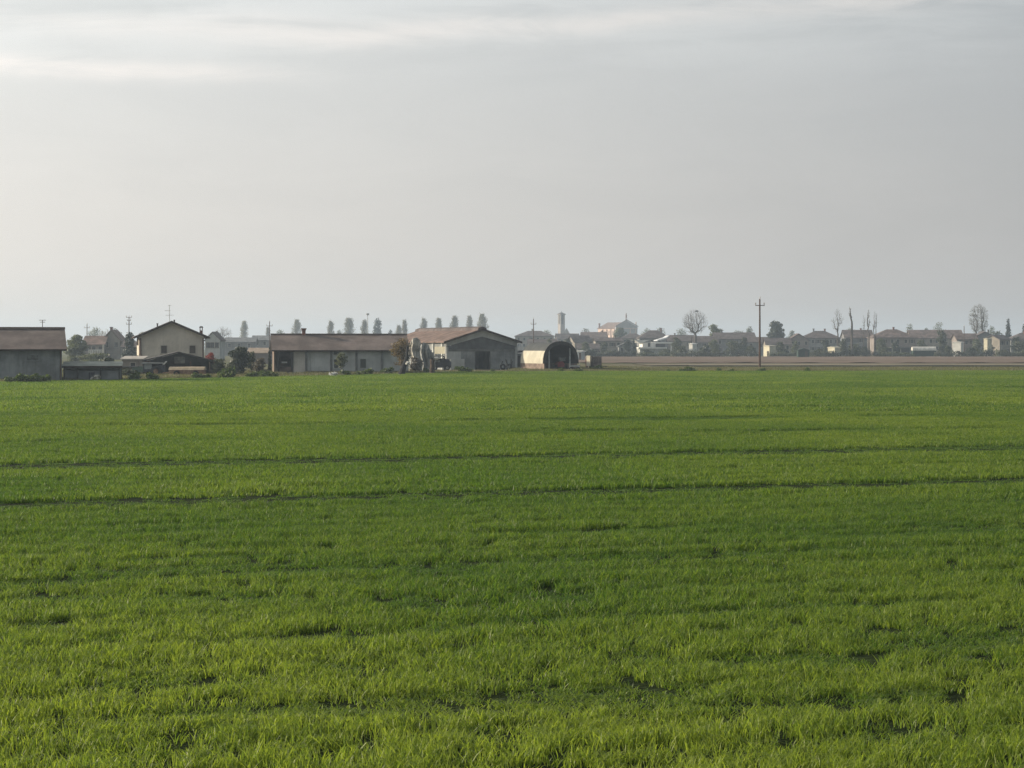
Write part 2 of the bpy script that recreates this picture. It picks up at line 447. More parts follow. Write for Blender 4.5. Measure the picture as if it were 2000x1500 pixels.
def crop_field(x, y):
    u = x * CU + y * SU; v = -x * SU + y * CU
    h = 0.74 + 0.52 * fbm(u * 0.35, v * 0.9, 21) * (0.55 + 0.9 * fbm(x * 0.05, y * 0.05, 5))
    keep = np.ones_like(x); low = np.zeros_like(x); tram = np.zeros_like(x)
    wv = (fbm(u * 0.12, v * 0.0 + 3, 40) - 0.5) * 0.4
    for v0, wd, st in TRAM:
        dv = np.abs(v - v0 - wv)
        brk = fbm(u * 0.22 + v0, v * 0 + 1.0, 44) + st * 0.75 + (0.3 if st >= 1 else 0.0)
        cut = np.clip((wd * 0.5 * (0.6 + 0.7 * fbm(u * 0.8, v * 0, 46)) - dv) / 0.08, 0, 1) * np.clip((brk - 0.62) * 5, 0, 1)
        low = np.maximum(low, cut); tram = np.maximum(tram, cut * min(st, 1.0))
    for tx, ty, a, b in THIN:
        du = (x - tx) * CU + (y - ty) * SU * 0.6; dv = (y - ty) * CU - (x - tx) * SU * 0.35
        q = (du / a) ** 2 + (dv / b) ** 2 + (fbm(x * 3, y * 3, 71) - .5) * 1.2
        cut = np.clip((1.0 - q) * 1.4, 0, 0.68)
        low = np.maximum(low, cut)
    # chance gaps, long in the direction of the rows
    gpn = fbm(u * 0.45, v * 1.9, 60, 2)
    keep *= 1 - np.clip((gpn - 0.735) * 14, 0, 0.5)
    # sowing passes lie in shallow ridges, and farther out whole strips have come up thin
    h *= 1 + 0.26 * np.sin(6.283 * v / 1.75 + 5 * fbm(u * 0.15, v * 0.3, 31)) * np.clip(1.6 * fbm(u * .12, v * .25, 33) - .2, 0, 1)
    far_gap = fbm(u * 0.09, v * 0.42, 65, 2)
    low = np.maximum(low, np.clip((far_gap - 0.665) * 9, 0, 0.8) * np.clip((y - 55) / 40, 0, 1))
    near_gap = fbm(u * 0.14, v * 0.75, 68, 2)
    low = np.maximum(low, np.clip((near_gap - 0.64) * 7, 0, 0.66) * np.clip((70 - y) / 30, 0, 1))
    keep *= (1 - 0.22 * low) * (1 - 0.5 * tram)
    h *= (0.75 + 0.25 * keep) * (1 - 0.72 * low) * 0.84
    tone = 0.16 + 0.85 * (fbm(x * 0.16, y * 0.10, 90) - 0.25) + 0.25 * (fbm(u * 0.5, v * 1.4, 95) - 0.5)
    tone += 0.40 * np.clip((31 - y) / 10, 0, 1) * (0.35 + fbm(x * 0.35, y * 0.6, 99)) - 0.15 * np.clip((y - 31) / 10, 0, 1) * np.clip((95 - y) / 30, 0, 1)
    tone -= 0.38 * low + 0.07 * np.clip((y - 80) / 30, 0, 1)  # shade in wheel lines and thin places painted in as darker blades
    return keep, h, np.clip(tone, 0, 1)

def stand(y0, y1, dens, margin, jitter=1.0):
    A = 0.238 * margin
    n = int(dens * A * (y1 * y1 - y0 * y0))
    y = np.sqrt(rng.random(n) * (y1 * y1 - y0 * y0) + y0 * y0)
    x = (rng.random(n) * 2 - 1) * A * y
    k, h, t = crop_field(x, y)
    ok = (rng.random(n) < k) & (y < edge_y(x) + rng.normal(0, 0.8, n) + 9 * (fbm(x * .11, x * 0 + 2, 17) - .5))
    return x[ok], y[ok], h[ok], t[ok]

def plant_crop(name, protos, y0, y1, dens, margin, label, sxy=1.0, hmul=1.0):
    x, y, h, t = stand(y0, y1, dens, margin); n = len(x)
    P = np.stack([x, y, np.full(n, 0.003)], 1)
    s = 0.85 + 0.3 * rng.random(n)
    sc = np.stack([s * sxy, s * sxy, h * hmul * (0.85 + 0.3 * rng.random(n))], 1)
    return scatter(name, protos, P, rng.random(n) * 6.283, sc, t, rng.integers(0, len(protos), n), label, 'crop')

near = [blade_clump('a', 36, 0.15, 0.07, 0.20, 0.0120, wheat_m, 100 + i, 0.75) for i in range(7)]
mid = [blade_clump('b', 48, 0.26, 0.07, 0.21, 0.022, wheat_m, 200 + i, 0.6, 2) for i in range(6)]
far = [blade_clump('c', 60, 0.55, 0.08, 0.23, 0.055, wheat_m, 300 + i, 0.4, 2) for i in range(6)]
plant_crop('wheat_crop', near, 15, 48, 30, 1.25, 'bright green young wheat with single blades showing along the bottom of the picture')
plant_crop('wheat_crop', mid, 48, 112, 13, 1.2, 'green young wheat in the middle of the field with two dark wheel lines')
plant_crop('wheat_crop', far, 112, 345, 3.6, 1.15, 'smooth far part of the green wheat field reaching to the farm')

# rough dry grass on the headland between the crop and the track, and round the farmyard
dry_m = leaf_mat('rough_verge_grass', (0.085, 0.092, 0.04), (0.18, 0.165, 0.09), trans=0.35, inst=True)
vp = [blade_clump('v', 50, 0.7, 0.10, 0.34, 0.05, dry_m, 400 + i, 0.6, 2) for i in range(5)]
n = 26000
y = np.sqrt(rng.random(n) * (358 ** 2 - 205 ** 2) + 205 ** 2); x = (rng.random(n) * 2 - 1) * 0.275 * y
ok = (y > edge_y(x) + rng.normal(0, .4, n)) & ((x > gx(1000, 330)) | (y < 255 + rng.random(n) * 45)); x, y = x[ok], y[ok]; n = len(x)
s = 0.7 + 0.7 * rng.random(n)
scatter('verge_grass', vp, np.stack([x, y, np.full(n, .002)], 1), rng.random(n) * 6.283, np.stack([s, s, s * (0.45 + 0.7 * fbm(x * .2, y * .2, 8)) * np.where((x > 20) & (y > 335), .45, np.where(x < 5, 1.25, 1.0))], 1), fbm(x * .1, y * .1, 14), rng.integers(0, 5, n),
        'low olive and straw coloured grass between the wheat and the farm buildings', 'grass')

# ------------------------------------------------------------------ surfaces of the buildings
M_conc = mat('weathered_concrete_wall', (0.245, 0.26, 0.26), 0.9, 0.16, 0.5, 0.45)
M_concl = mat('pale_plaster_wall', (0.47, 0.485, 0.47), 0.9, 0.12, 0.4, 0.3)
M_cream = mat('cream_render', (0.58, 0.53, 0.455), 0.9, 0.08, 0.5, 0.2)
M_beige = mat('beige_render', (0.26, 0.235, 0.20), 0.9, 0.12, 0.5, 0.25)
M_grey = mat('grey_render', (0.19, 0.19, 0.19), 0.9, 0.12, 0.5, 0.25)
M_pink = mat('pink_render', (0.225, 0.195, 0.18), 0.9, 0.1, 0.5, 0.2)
M_white = mat('white_paint', (0.72, 0.71, 0.67), 0.6, 0.06, 0.8, 0.15)
M_roofb = mat('brown_fibre_roof', (0.165, 0.135, 0.125), 0.9, 0.16, 0.35, 0.25, wave=('X', 6.0), bump=0.03)
M_roofr = mat('terracotta_tile_roof', (0.20, 0.14, 0.118), 0.9, 0.18, 0.6, 0.2, wave=('X', 5.0), bump=0.04)
M_roofd = mat('dull_dark_tile_roof', (0.12, 0.10, 0.098), 0.9, 0.18, 0.6, 0.2, wave=('X', 5.0), bump=0.04)
M_roofg = mat('grey_sheet_roof', (0.16, 0.165, 0.17), 0.75, 0.15, 0.6, 0.3, wave=('X', 5.0), bump=0.03)
M_dark = mat('dark_stained_timber', (0.045, 0.042, 0.04), 0.9, 0.2, 1.5)
M_trim = mat('dark_brown_eaves', (0.055, 0.038, 0.032), 0.85, 0.15, 2.0)
M_pipe = mat('brown_metal_pipe', (0.10, 0.055, 0.042), 0.5, 0.1, 2.0, spec=0.5)
M_glass = mat('window_pane_dark', (0.03, 0.033, 0.035), 0.12, 0.1, 2.0, spec=0.6)
M_frame = mat('window_frame_paint', (0.40, 0.37, 0.32), 0.7, 0.08, 2.0)
M_shut = mat('brown_shutter', (0.075, 0.06, 0.05), 0.8, 0.1, 2.0)
M_brick = mat('old_brick_red', (0.20, 0.09, 0.065), 0.9, 0.2, 2.0)
M_rust = mat('rusty_tan_metal', (0.30, 0.20, 0.13), 0.8, 0.25, 1.4, 0.5, col2=(0.16, 0.085, 0.05))
M_tan = mat('tan_canvas', (0.45, 0.36, 0.25), 0.85, 0.12, 1.5)
M_green = mat('faded_green_enamel', (0.10, 0.16, 0.12), 0.5, 0.2, 2.0, spec=0.5)
M_tyre = mat('tyre_rubber', (0.022, 0.022, 0.024), 0.9, 0.1, 4.0)
M_blued = mat('dark_blue_metal', (0.035, 0.042, 0.06), 0.6, 0.2, 2.0, spec=0.4)
M_steel = mat('galvanised_steel', (0.36, 0.37, 0.37), 0.45, 0.12, 3.0, metal=0.4, spec=0.5)
M_wood = mat('pole_timber', (0.10, 0.06, 0.045), 0.9, 0.2, 1.5)
M_por = mat('insulator_porcelain', (0.35, 0.30, 0.27), 0.3, 0.1, 4.0, spec=0.5)
M_canvas = mat('cream_canvas_cover', (0.46, 0.435, 0.35), 0.75, 0.07, 0.7, 0.15)
M_film = mat('milky_plastic_film', (0.62, 0.60, 0.54), 0.45, 0.15, 0.8, 0.2, spec=0.5)
M_red = mat('red_enamel', (0.30, 0.03, 0.035), 0.5, 0.15, 2.0, spec=0.5)
M_bark = mat('grey_bark', (0.11, 0.098, 0.09), 0.95, 0.2, 3.0)
M_twig = mat('twig_bark', (0.15, 0.135, 0.13), 0.95, 0.15, 3.0)
M_block = mat('bare_blockwork', (0.22, 0.17, 0.14), 0.95, 0.2, 1.0, 0.3)
M_yellow = mat('pale_yellow_panel', (0.62, 0.58, 0.44), 0.7, 0.06, 1.0)
M_pavil = mat('dark_green_canvas', (0.03, 0.055, 0.045), 0.9, 0.15, 1.5)

# ------------------------------------------------------------------ builders for houses, poles and trees
def gable_profile(w, he, hr, dn=0.0):
    return [(-w / 2, 0), (w / 2, 0), (w / 2, he - dn), (0, hr - dn), (-w / 2, he - dn)]
def chevron(w, he, hr, ov, th):
    sl = (hr - he) / (w / 2)
    e = w / 2 + ov; ze = he - ov * sl
    return [(-e, ze), (0, hr), (e, ze), (e, ze + th), (0, hr + th), (-e, ze + th)]

def make_window(parent, x, z, w, h, y=0.0, shutters=False, frame=None, pane=None):
    """opening on the front wall: frame standing proud, pane set back inside it, sill below"""
    t = 0.09
    fr = MB()
    fr.box(x - w / 2 - t, x - w / 2, y - 0.07, y + 0.02, z, z + h); fr.box(x + w / 2, x + w / 2 + t, y - 0.07, y + 0.02, z, z + h)
    fr.box(x - w / 2 - t, x + w / 2 + t, y - 0.073, y + 0.02, z + h, z + h + t); fr.box(x - w / 2 - t * 1.6, x + w / 2 + t * 1.6, y - 0.13, y + 0.02, z - t, z)
    f = fr.build('window', frame or M_frame, parent)
    MB().box(x - w / 2 + .002, x + w / 2 - .002, y - 0.02, y + 0.015, z + .002, z + h - .002).build('pane', pane or M_glass, f)
    if shutters:
        for s in (-1, 1):
            a = x + s * (w / 2 + t + 0.02 + w * 0.25)
            MB().box(a - w * .25, a + w * .25, y - 0.05, y - 0.003, z, z + h).build('shutter', M_shut, f)
    return f

def house(label, px0, px1, ridge, eave, Y, kind, wm, rm, group='houses of the far village', rot=0.0, depth=None, wins=None, chim=0, rows=None, name='village_house', seed=0, ov=0.5, shut=False, porch=False):
    r = random.Random(seed * 131 + int(px0))
    w = (px1 - px0) / F * Y / (1 if abs(rot) < .05 else (math.cos(rot) + 0.25 * abs(math.sin(rot))))
    x = gx((px0 + px1) / 2, Y)
    he, hr = gz(eave, Y), gz(ridge, Y)
    w = w - 2 * ov if w > 4 else w
    d = depth or max(7.0, min(w * 0.75, 12.0))
    t = thing(name, label, 'house', (x, Y, 0), rot, group)
    if kind == 'y':                                  # gable towards us
        MB().prism(gable_profile(w, he, hr, .02), 'y', 0, d).build('wall', wm, t)
        rf = MB().prism(chevron(w, he, hr, ov, .18), 'y', -ov, d + ov).build('roof', rm, t)
    elif kind == 'x':                                # ridge lies across the view
        MB().prism([(u + d / 2, z) for u, z in gable_profile(d, he, hr, .02)], 'x', -w / 2, w / 2).build('wall', wm, t)
        rf = MB().prism([(u + d / 2, z) for u, z in chevron(d, he, hr, ov, .18)], 'x', -w / 2 - ov, w / 2 + ov).build('roof', rm, t)
    else:                                            # hipped
        MB().box(-w / 2, w / 2, 0, d, 0, he).build('wall', wm, t)
        a, b = w / 2 + ov, ov
        k = max(0.0, w / 2 - d / 2)
        if w < d: k = 0.02
        v = [(-a, -b, he), (a, -b, he), (a, d + b, he), (-a, d + b, he), (-a, -b, he + .18), (a, -b, he + .18), (a, d + b, he + .18), (-a, d + b, he + .18), (-k, d / 2, hr), (k, d / 2, hr)]
        rf = MB().add(v, [(0, 3, 2, 1), (0, 1, 5, 4), (1, 2, 6, 5), (2, 3, 7, 6), (3, 0, 4, 7), (4, 5, 9, 8), (5, 6, 9), (6, 7, 8, 9), (7, 4, 8)]).build('roof', rm, t)
    for c in range(chim):
        cx = r.uniform(-w * .35, w * .35); cy = d / 2 + r.uniform(-1, 1) if kind != 'y' else r.uniform(d * .3, d * .8)
        if kind == 'y': cx = r.choice((-1, 1)) * w * r.uniform(.12, .25)
        c_ = MB().box(cx - .3, cx + .3, cy - .3, cy + .3, hr - 1.4, hr + .75).build('chimney', M_brick if r.random() < .5 else wm, rf)
        MB().box(cx - .42, cx + .42, cy - .42, cy + .42, hr + .752, hr + .9).build('chimney_cap', M_roofd, rf)
    nr = rows if rows is not None else (2 if he > 4.8 else 1)
    nw = wins if wins is not None else max(2, int(w / 3.0))
    for q in range(nr):
        z0 = he - 1.9 - q * 2.9
        if z0 < 0.3: continue
        for i in range(nw):
            xx = -w / 2 + w * (i + .5 + r.uniform(-.12, .12)) / nw
            if q == nr - 1 and r.random() < 0.2 and z0 < 1.8:
                MB().box(xx - .5, xx + .5, -.06, .02, 0.02, 2.15).build('door', M_shut, t); continue
            make_window(t, xx, z0, 0.95, 1.3, shutters=shut or r.random() < .35)
    return t

def power_pole(label, px, top, Y, H=None, arms=((1.05, 0.75),), mast=False):
    z = gz(top, Y) if H is None else H
    t = thing('power_pole', label, 'power pole', (gx(px, Y), Y, 0), 0, 'timber power poles')
    MB().tube([(0, 0, 0), (0, 0, z * .5), (0, 0, z)], [.17, .145, .115], 8).build('post', M_wood, t)
    MB().tube([(0, 0, z), (0.06, 0, z + .28), (0.1, 0, z + .4)], [.05, .06, .03], 6).build('insulator', M_por, t)
    for dn, hw in arms:
        zz = z - dn
        MB().box(-hw, hw, -.19, -.11, zz - .06, zz + .06).build('crossarm', M_wood, t)
        for s in (-1, 1):
            MB().lathe([(.03, 0), (.09, .12), (.05, .2), (.10, .28), (.04, .42)], 8, (s * (hw - .06), -.15, zz + .05)).build('insulator', M_por, t)
    return t

def bare_tree(name, label, px, top, Y, seed, wpx=50, cb=.35, N=420, group='bare trees by the village', shape='round', minr=.022, stems=1, bud=0, lean=0.0):
    """leafless tree: limbs that divide again and again until a twig reaches each point of the crown"""
    r = random.Random(seed); H = gz(top, Y); Wd = wpx / F * Y / 2
    t = thing(name, label, 'tree', (gx(px, Y), Y, 0), 0, group)
    tr = MB(); tw = MB(); lf = MB()
    zb = H * cb; pts = []
    for _ in range(N):
        while True:
            d = Vector((r.uniform(-1, 1), r.uniform(-1, 1), r.uniform(-1, 1)))
            if d.length <= 1 and (d.length > .3 or r.random() < .5): break
        if shape == 'round': p = Vector((d.x * Wd, d.y * Wd * .9, zb + (H - zb) * (.5 + .5 * d.z)))
        elif shape == 'fan':
            f = .5 + .5 * d.z; k = .25 + .75 * math.sin(math.pi * min(1, .12 + f * .8)) ; p = Vector((d.x * Wd * k, d.y * Wd * k, zb + (H - zb) * f))
        else:
            f = .5 + .5 * d.z; k = .5 + .5 * (1 - f); p = Vector((d.x * Wd * k, d.y * Wd * k, zb + (H - zb) * f))
        p.x += lean * (p.z / H) * Wd
        pts.append(p)
    def grow(p, T, lev):
        n = len(T); rad = minr * n ** .46
        if n == 1:
            e = T[0]; mid = p.lerp(e, .55) + Vector((r.gauss(0, .05), r.gauss(0, .05), .06)) * (e - p).length
            tw.tube([p, mid, e], [rad, rad * .8, rad * .45], 3, cap=False)
            for _ in range(bud):
                c = p.lerp(e, r.uniform(.3, 1.1)); s_ = r.uniform(.07, .16); v1 = Vector((r.gauss(0, 1), r.gauss(0, 1), r.gauss(0, 1))).normalized() * s_; v2 = v1.orthogonal().normalized() * s_ * .8
                lf.add([c - v1, c - v2, c + v1, c + v2], [(0, 1, 2, 3)])
            return
        c = sum(T, Vector()) / n
        low = min(q.z for q in T)
        q = p.lerp(c, r.uniform(.34, .5)); q.z = min(q.z, max(p.z + .1, low + .25 * (c.z - low))); q += Vector((r.gauss(0, .04), r.gauss(0, .04), 0)) * (c - p).length
        mid = p.lerp(q, .5) + Vector((r.gauss(0, .03), r.gauss(0, .03), 0)) * (c - p).length
        nr = minr * max(1, n * .6) ** .46
        (tr if n > N * .12 else tw).tube([p, mid, q], [rad, (rad + nr) / 2, nr], 6 if n > N * .05 else 3, cap=False)
        ax = Vector((r.gauss(0, 1), r.gauss(0, 1), r.gauss(0, .45)))
        sp = [max(abs(x_[i] - c[i]) for x_ in T) for i in range(3)]
        ax = Vector([ax[i] * sp[i] for i in range(3)]).normalized()
        S = sorted(T, key=lambda x_: (x_ - c).dot(ax)); k = max(1, min(n - 1, int(n * r.uniform(.35, .65))))
        grow(q, S[:k], lev + 1); grow(q, S[k:], lev + 1)
    if stems == 1:
        tr.tube([(0, 0, 0), (r.uniform(-.1, .1), 0, zb * .5), (0, 0, zb * .82)], [minr * N ** .46 * 1.5, minr * N ** .46 * 1.15, minr * N ** .46], 8, cap=False)
        grow(Vector((0, 0, zb * .82)), pts, 0)
    else:
        S = sorted(pts, key=lambda q: q.x); m_ = len(S) // stems
        for i in range(stems):
            G = S[i * m_:(i + 1) * m_]; cx = sum(q.x for q in G) / len(G) * .45
            tr.tube([(cx * .6, 0, 0), (cx, 0, zb * .82)], [minr * m_ ** .46 * 1.4, minr * m_ ** .46], 7, cap=False); grow(Vector((cx, 0, zb * .82)), G, 0)
    tr.build('trunk', M_bark, t); tw.build('crown', M_twig, t)
    if lf.v: lf.build('buds', leaf_mat('spring_bud', (0.11, 0.10, 0.07), (0.16, 0.15, 0.10)), t)
    return t

def leaf_mass(lumps, n, size, seed, flat=0.0):
    """leaf-sized faces spread through several lumps (cx, cy, cz, rx, ry, rz)"""
    r = random.Random(seed); mb = MB()
    vol = [l[3] * l[4] * l[5] for l in lumps]; 
    for l, v_ in zip(lumps, vol):
        k = int(n * v_ / sum(vol)) + 8
        for _ in range(k):
            d = Vector((r.gauss(0, 1), r.gauss(0, 1), r.gauss(0, 1))).normalized(); q = r.random() ** .42 * r.uniform(.85, 1.1)
            c = Vector((l[0] + d.x * l[3] * q, l[1] + d.y * l[4] * q, l[2] + d.z * l[5] * q))
            if c.z < .03: c.z = .03 + r.random() * .2
            s = size * r.uniform(.55, 1.35)
            a = (d + Vector((r.gauss(0, .9), r.gauss(0, .9), r.gauss(0, .9)))).normalized().cross(Vector((r.gauss(0, 1), r.gauss(0, 1), r.gauss(0, 1))).normalized())
            a = a.normalized() * s; b = a.cross(Vector((r.gauss(0, 1), r.gauss(0, 1), r.gauss(0, 1)))).normalized() * s * .6
            mb.add([c - a, c - b, c + a, c + b], [(0, 1, 2, 3)])
    return mb

L_ever = leaf_mat('evergreen_leaf', (0.020, 0.032, 0.022), (0.045, 0.06, 0.04), trans=.15)
L_bluec = leaf_mat('blue_conifer_needles', (0.035, 0.05, 0.05), (0.06, 0.08, 0.075), trans=.1)
L_olive = leaf_mat('olive_grey_leaf', (0.07, 0.085, 0.055), (0.12, 0.135, 0.085), trans=.3)
L_spring = leaf_mat('hazed_spring_leaf', (0.065, 0.082, 0.045), (0.115, 0.13, 0.075), trans=.4)  # leaf tones dulled to put haze into the colour
L_red = leaf_mat('red_plum_leaf', (0.16, 0.025, 0.025), (0.26, 0.06, 0.05), trans=.4)
L_rust = leaf_mat('rusty_young_leaf', (0.095, 0.068, 0.035), (0.165, 0.12, 0.06), trans=.4)
L_weed = leaf_mat('dark_weed_leaf', (0.035, 0.062, 0.014), (0.09, 0.13, 0.03), trans=.3)
L_shrub = leaf_mat('dull_shrub_leaf', (0.045, 0.058, 0.035), (0.085, 0.095, 0.06), trans=.25)

def leafy(name, label, cat, px, top, Y, wpx, m, seed, n=1500, size=.22, stem=0.0, group=None, lumps=6, base=None, taper=0.0):
    """bush or tree: uneven lumps of leaves on a trunk with limbs"""
    r = random.Random(seed); H = gz(top, Y); W_ = wpx / F * Y / 2
    z0 = stem * H
    t = thing(name, label, cat, (gx(px, Y), Y, 0), 0, group)
    L = []
    for i in range(lumps):
        f = (i + .5) / lumps; k = (1 - taper * f) * (1.0 if taper else math.sqrt(max(.12, 1 - (2 * f - 1) ** 2 * .75)))
        for _ in range(1 if taper > .6 else 2):
            rr = W_ * k * (r.uniform(.75, 1.0) if taper else r.uniform(.5, .75)); a = r.uniform(0, 6.283); o = max(0, W_ * k - rr)
            if taper: o *= .35
            L.append((math.cos(a) * o * r.uniform(.5, 1), math.sin(a) * o * .8, z0 + (H - z0) * f * .98, rr, rr, (H - z0) / lumps * r.uniform(.65, 1.1)))
    mb = MB(); tr_ = [(0, 0, 0), (r.uniform(-.1, .1), 0, z0 + .2 * (H - z0)), (r.uniform(-.3, .3), 0, H * .8)]
    mb.tube(tr_, [max(.06, H * .025), max(.05, H * .018), .03], 6)
    for _ in range(6):
        a = r.uniform(0, 6.283); zz = z0 + (H - z0) * r.uniform(.05, .6); o = W_ * r.uniform(.4, .8)
        mb.tube([(0, 0, max(.05, zz - .15 * H)), (math.cos(a) * o * .5, math.sin(a) * o * .5, zz), (math.cos(a) * o, math.sin(a) * o, zz + .12 * H)], [max(.03, H * .01), .03, .015], 4)
    mb.build('trunk' if stem else 'stem', M_bark, t)
    leaf_mass(L, n, size, seed).build('crown' if cat == 'tree' else 'foliage', m, t)
    return t

# ------------------------------------------------------------------ the farm
# long grey shed at the left edge
Y = 214.0
t = thing('grey_shed', 'long grey concrete shed with brown roof cut by the left edge', 'shed', (gx(128, Y), Y, 0), math.radians(-1.0))
he, hr = gz(681, Y), gz(643, Y + 5); w, d = 22.0, 10.0
t.rotation_euler = (0, 0, math.radians(14))
MB().prism([(u + d / 2, z) for u, z in gable_profile(d, he, hr, .03)], 'x', -w, -.35).build('wall', M_conc, t)
rf = MB().prism([(u + d / 2, z) for u, z in chevron(d, he, hr, .45, .12)], 'x', -w - .3, .12).build('roof', M_roofb, t)
MB().prism([(d / 2 - .5, hr - .02), (d / 2, hr + .22), (d / 2 + .5, hr - .02), (d / 2, hr + .1)], 'x', -w, .15).build('ridge_cap', M_trim, rf)
MB().tube([(-w, -.55, he - .12), (.1, -.55, he - .12)], .09, 8).build('gutter', M_trim, t)
MB().tube([(-.5, -.5, he - .15), (-.5, -.12, he - .5), (-.5, -.12, 0)], .05, 6).build('downpipe', M_pipe, t)
for i in range(6):
    xx = -.75 - i * 3.6
    box_part('pilaster', M_conc, t, xx - .16, xx + .16, -.1, -.003, 0, he - .3)
for i in range(3):
    xx = -3.2 - i * 3.6
    make_window(t, xx, he - 1.15, 1.1, .5, frame=M_conc, pane=mat('dusty_pane', (.14, .15, .15), .4, .2, 3.0))
a = thing('roof_aerial', 'thin television aerial on the ridge of the long grey shed', 'aerial', (gx(83, 219), 219, hr + .1))
MB().tube([(0, 0, -.1), (0, 0, .85)], .035, 6).build('mast', M_trim, a)
for zz, hw in ((.82, .34), (.62, .26)): MB().tube([(-hw, 0, zz), (hw, 0, zz)], .025, 5).build('rod', M_trim, a)
for s in (-.3, -.1, .1, .3): MB().tube([(s, -.25, .82), (s, .25, .82)], .018, 4).build('rod', M_trim, a)

# low lean-to with flat sheet roof
Y = 217.0
t = thing('lean_to', 'low open lean-to with flat sheet roof beside the long grey shed', 'lean-to', (gx(180, Y), Y, 0), math.radians(9))
hw = 58 / F * Y; zr = gz(716, Y)
MB().prism([(-.35, zr - .02), (3.6, zr + .42), (3.6, zr + .5), (-.35, zr + .08)], 'x', -hw, hw).build('roof', mat('mossy_sheet_roof', (.25, .27, .235), .8, .15, .8, .3), t)
box_part('fascia', M_trim, t, -hw, hw, -.42, -.352, zr - .14, zr + .06)
box_part('wall', M_conc, t, -hw + .1, hw - .1, 2.2, 2.4, 0, zr + .15)
for px in (126, 152, 196, 232): box_part('post', M_dark, t, gx(px, Y) - gx(180, Y) - .07, gx(px, Y) - gx(180, Y) + .07, -.1, .04, 0, zr)
box_part('low_wall', M_conc, t, -hw + .15, hw - .15, .08, .2, 0, 1.0)
o = leaf_mass([(0, 0, .28, .5, .3, .25), (.2, .1, .4, .3, .3, .2)], 60, .2, 5).build('plastic_bundle', M_film); o.location = (gx(187, 215.5), 215.5, 0); tag(o, 'pale crumpled plastic bundle on the ground before the lean-to', 'plastic bundle')
t = thing('oil_drum', 'dark drum standing in front of the open lean-to', 'drum', (gx(179, 215.8), 215.8, 0))
MB().lathe([(.27, 0), (.29, .02), (.29, .28), (.31, .3), (.29, .32), (.29, .58), (.31, .6), (.29, .62), (.29, .86), (.27, .88)], 16).build('barrel', M_blued, t)
MB().lathe([(.05, .882), (.05, .92)], 8, (.14, 0, 0)).build('bung', M_steel, t)

# small pale hut
Y = 252.0
t = thing('pale_hut', 'small pale hut with one dark window left of the cream house', 'hut', (gx(258, Y), Y, 0))
hw = 20 / F * Y; h1 = gz(702, Y); h2 = gz(697, Y)
box_part('wall', M_beige, t, -hw, hw, 0, 3, 0, h1)
MB().prism([(-.25, h1 - .02), (3.2, h2), (3.2, h2 + .1), (-.25, h1 + .08)], 'x', -hw - .2, hw + .2).build('roof', mat('pale_sheet_roof', (.42, .39, .35), .8, .1, 1.0), t)
make_window(t, .1, h1 - .95, .55, .55)
box_part('low_roof', M_roofg, t, -hw - .3, hw - .2, -1.6, -.05, 1.05, 1.15)
for s in (-hw - .2, hw - .35): box_part('post', M_dark, t, s, s + .1, -1.55, -1.45, 0, 1.05)

# cream farmhouse, gable towards us
Y = 286.0
t = thing('farmhouse', 'two storey cream farmhouse with its gable end to the field', 'house', (gx(335, Y), Y, 0), math.radians(11.0))
w = 126 / F * Y; he, hr = gz(656, Y), gz(629, Y); d = 13.0
MB().prism(gable_profile(w, he, hr, .03), 'y', 0, d).build('wall', M_cream, t)
rf = MB().prism(chevron(w, he, hr, .62, .16), 'y', -.55, d + .5).build('roof', M_roofr, t)
sl = (hr - he) / (w / 2)
for s in (-1, 1):
    e = w / 2 + .66
    MB().prism([(s * e, he - .66 * sl - .13), (0, hr - .13), (0, hr + .18), (s * e, he - .66 * sl + .18)], 'y', -.66, -.553).build('bargeboard', M_trim, rf)
    MB().tube([(s * (e + .08), -.6, he - .66 * sl + .02), (s * (e + .08), d + .5, he - .66 * sl + .02)], .08, 8).build('gutter', M_trim, rf)
for px in (320.5, 375.5): make_window(t, gx(px, Y) - gx(335, Y), gz(690, Y), .74, 1.0, pane=M_shut)
for x_ in (-1.7, 2.1): make_window(t, x_, .95, .85, 1.2, pane=M_shut)
MB().tube([(w / 2 - .14, -.09, he - .3), (w / 2 - .14, -.09, 0)], .085, 8).build('downpipe', M_pipe, t)
MB().tube([(-w / 2 + .2, -.1, he - .3), (-w / 2 + .22, -.1, 2.6), (-w / 2 + .3, -.1, 2.2), (-w / 2 + .3, -.1, 0)], [.13, .11, .15, .15], 8).build('downpipe', M_pipe, t)
for zz in (1.0, 3.6):
    for yy in (2.5, 6.5, 10.0):
        MB().box(-w / 2 - .06, -w / 2 + .02, yy - .45, yy + .45, zz, zz + 1.25).build('shutter', M_shut, t)
cx = gx(393, Y) - gx(335, Y); zc = he + (w / 2 - cx) * sl
c = box_part('chimney', M_brick, rf, cx - .2, cx + .2, .6, 1.0, zc - .3, gz(645, Y))
for s in (-1, 1): box_part('chimney_leg', M_brick, rf, cx + s * .15 - .05, cx + s * .15 + .05, .62, .98, gz(645, Y) + .002, gz(640, Y))
MB().prism([(cx - .28, gz(640, Y) + .002), (cx + .28, gz(640, Y) + .002), (cx + .16, gz(637, Y)), (cx - .16, gz(637, Y))], 'y', .5, 1.1).build('chimney_cap', M_trim, rf)
for px, top in ((309, 631), (342, 624)):
    cx = gx(px, Y) - gx(335, Y); zc = hr - abs(cx) * sl
    MB().tube([(cx, 3, zc - .2), (cx, 3, gz(top, Y) - .15), (cx, 3, gz(top, Y))], [.09, .09, .14], 8).build('vent_pipe', M_trim, rf)
a = thing('roof_aerial', 'tall television aerial on the ridge of the cream farmhouse', 'aerial', (gx(331, Y + 1), Y + 1, hr + .1))
za = gz(597, Y) - hr
MB().tube([(0, 0, -.1), (0, 0, za)], [.035, .03], 6).build('mast', M_steel, a)
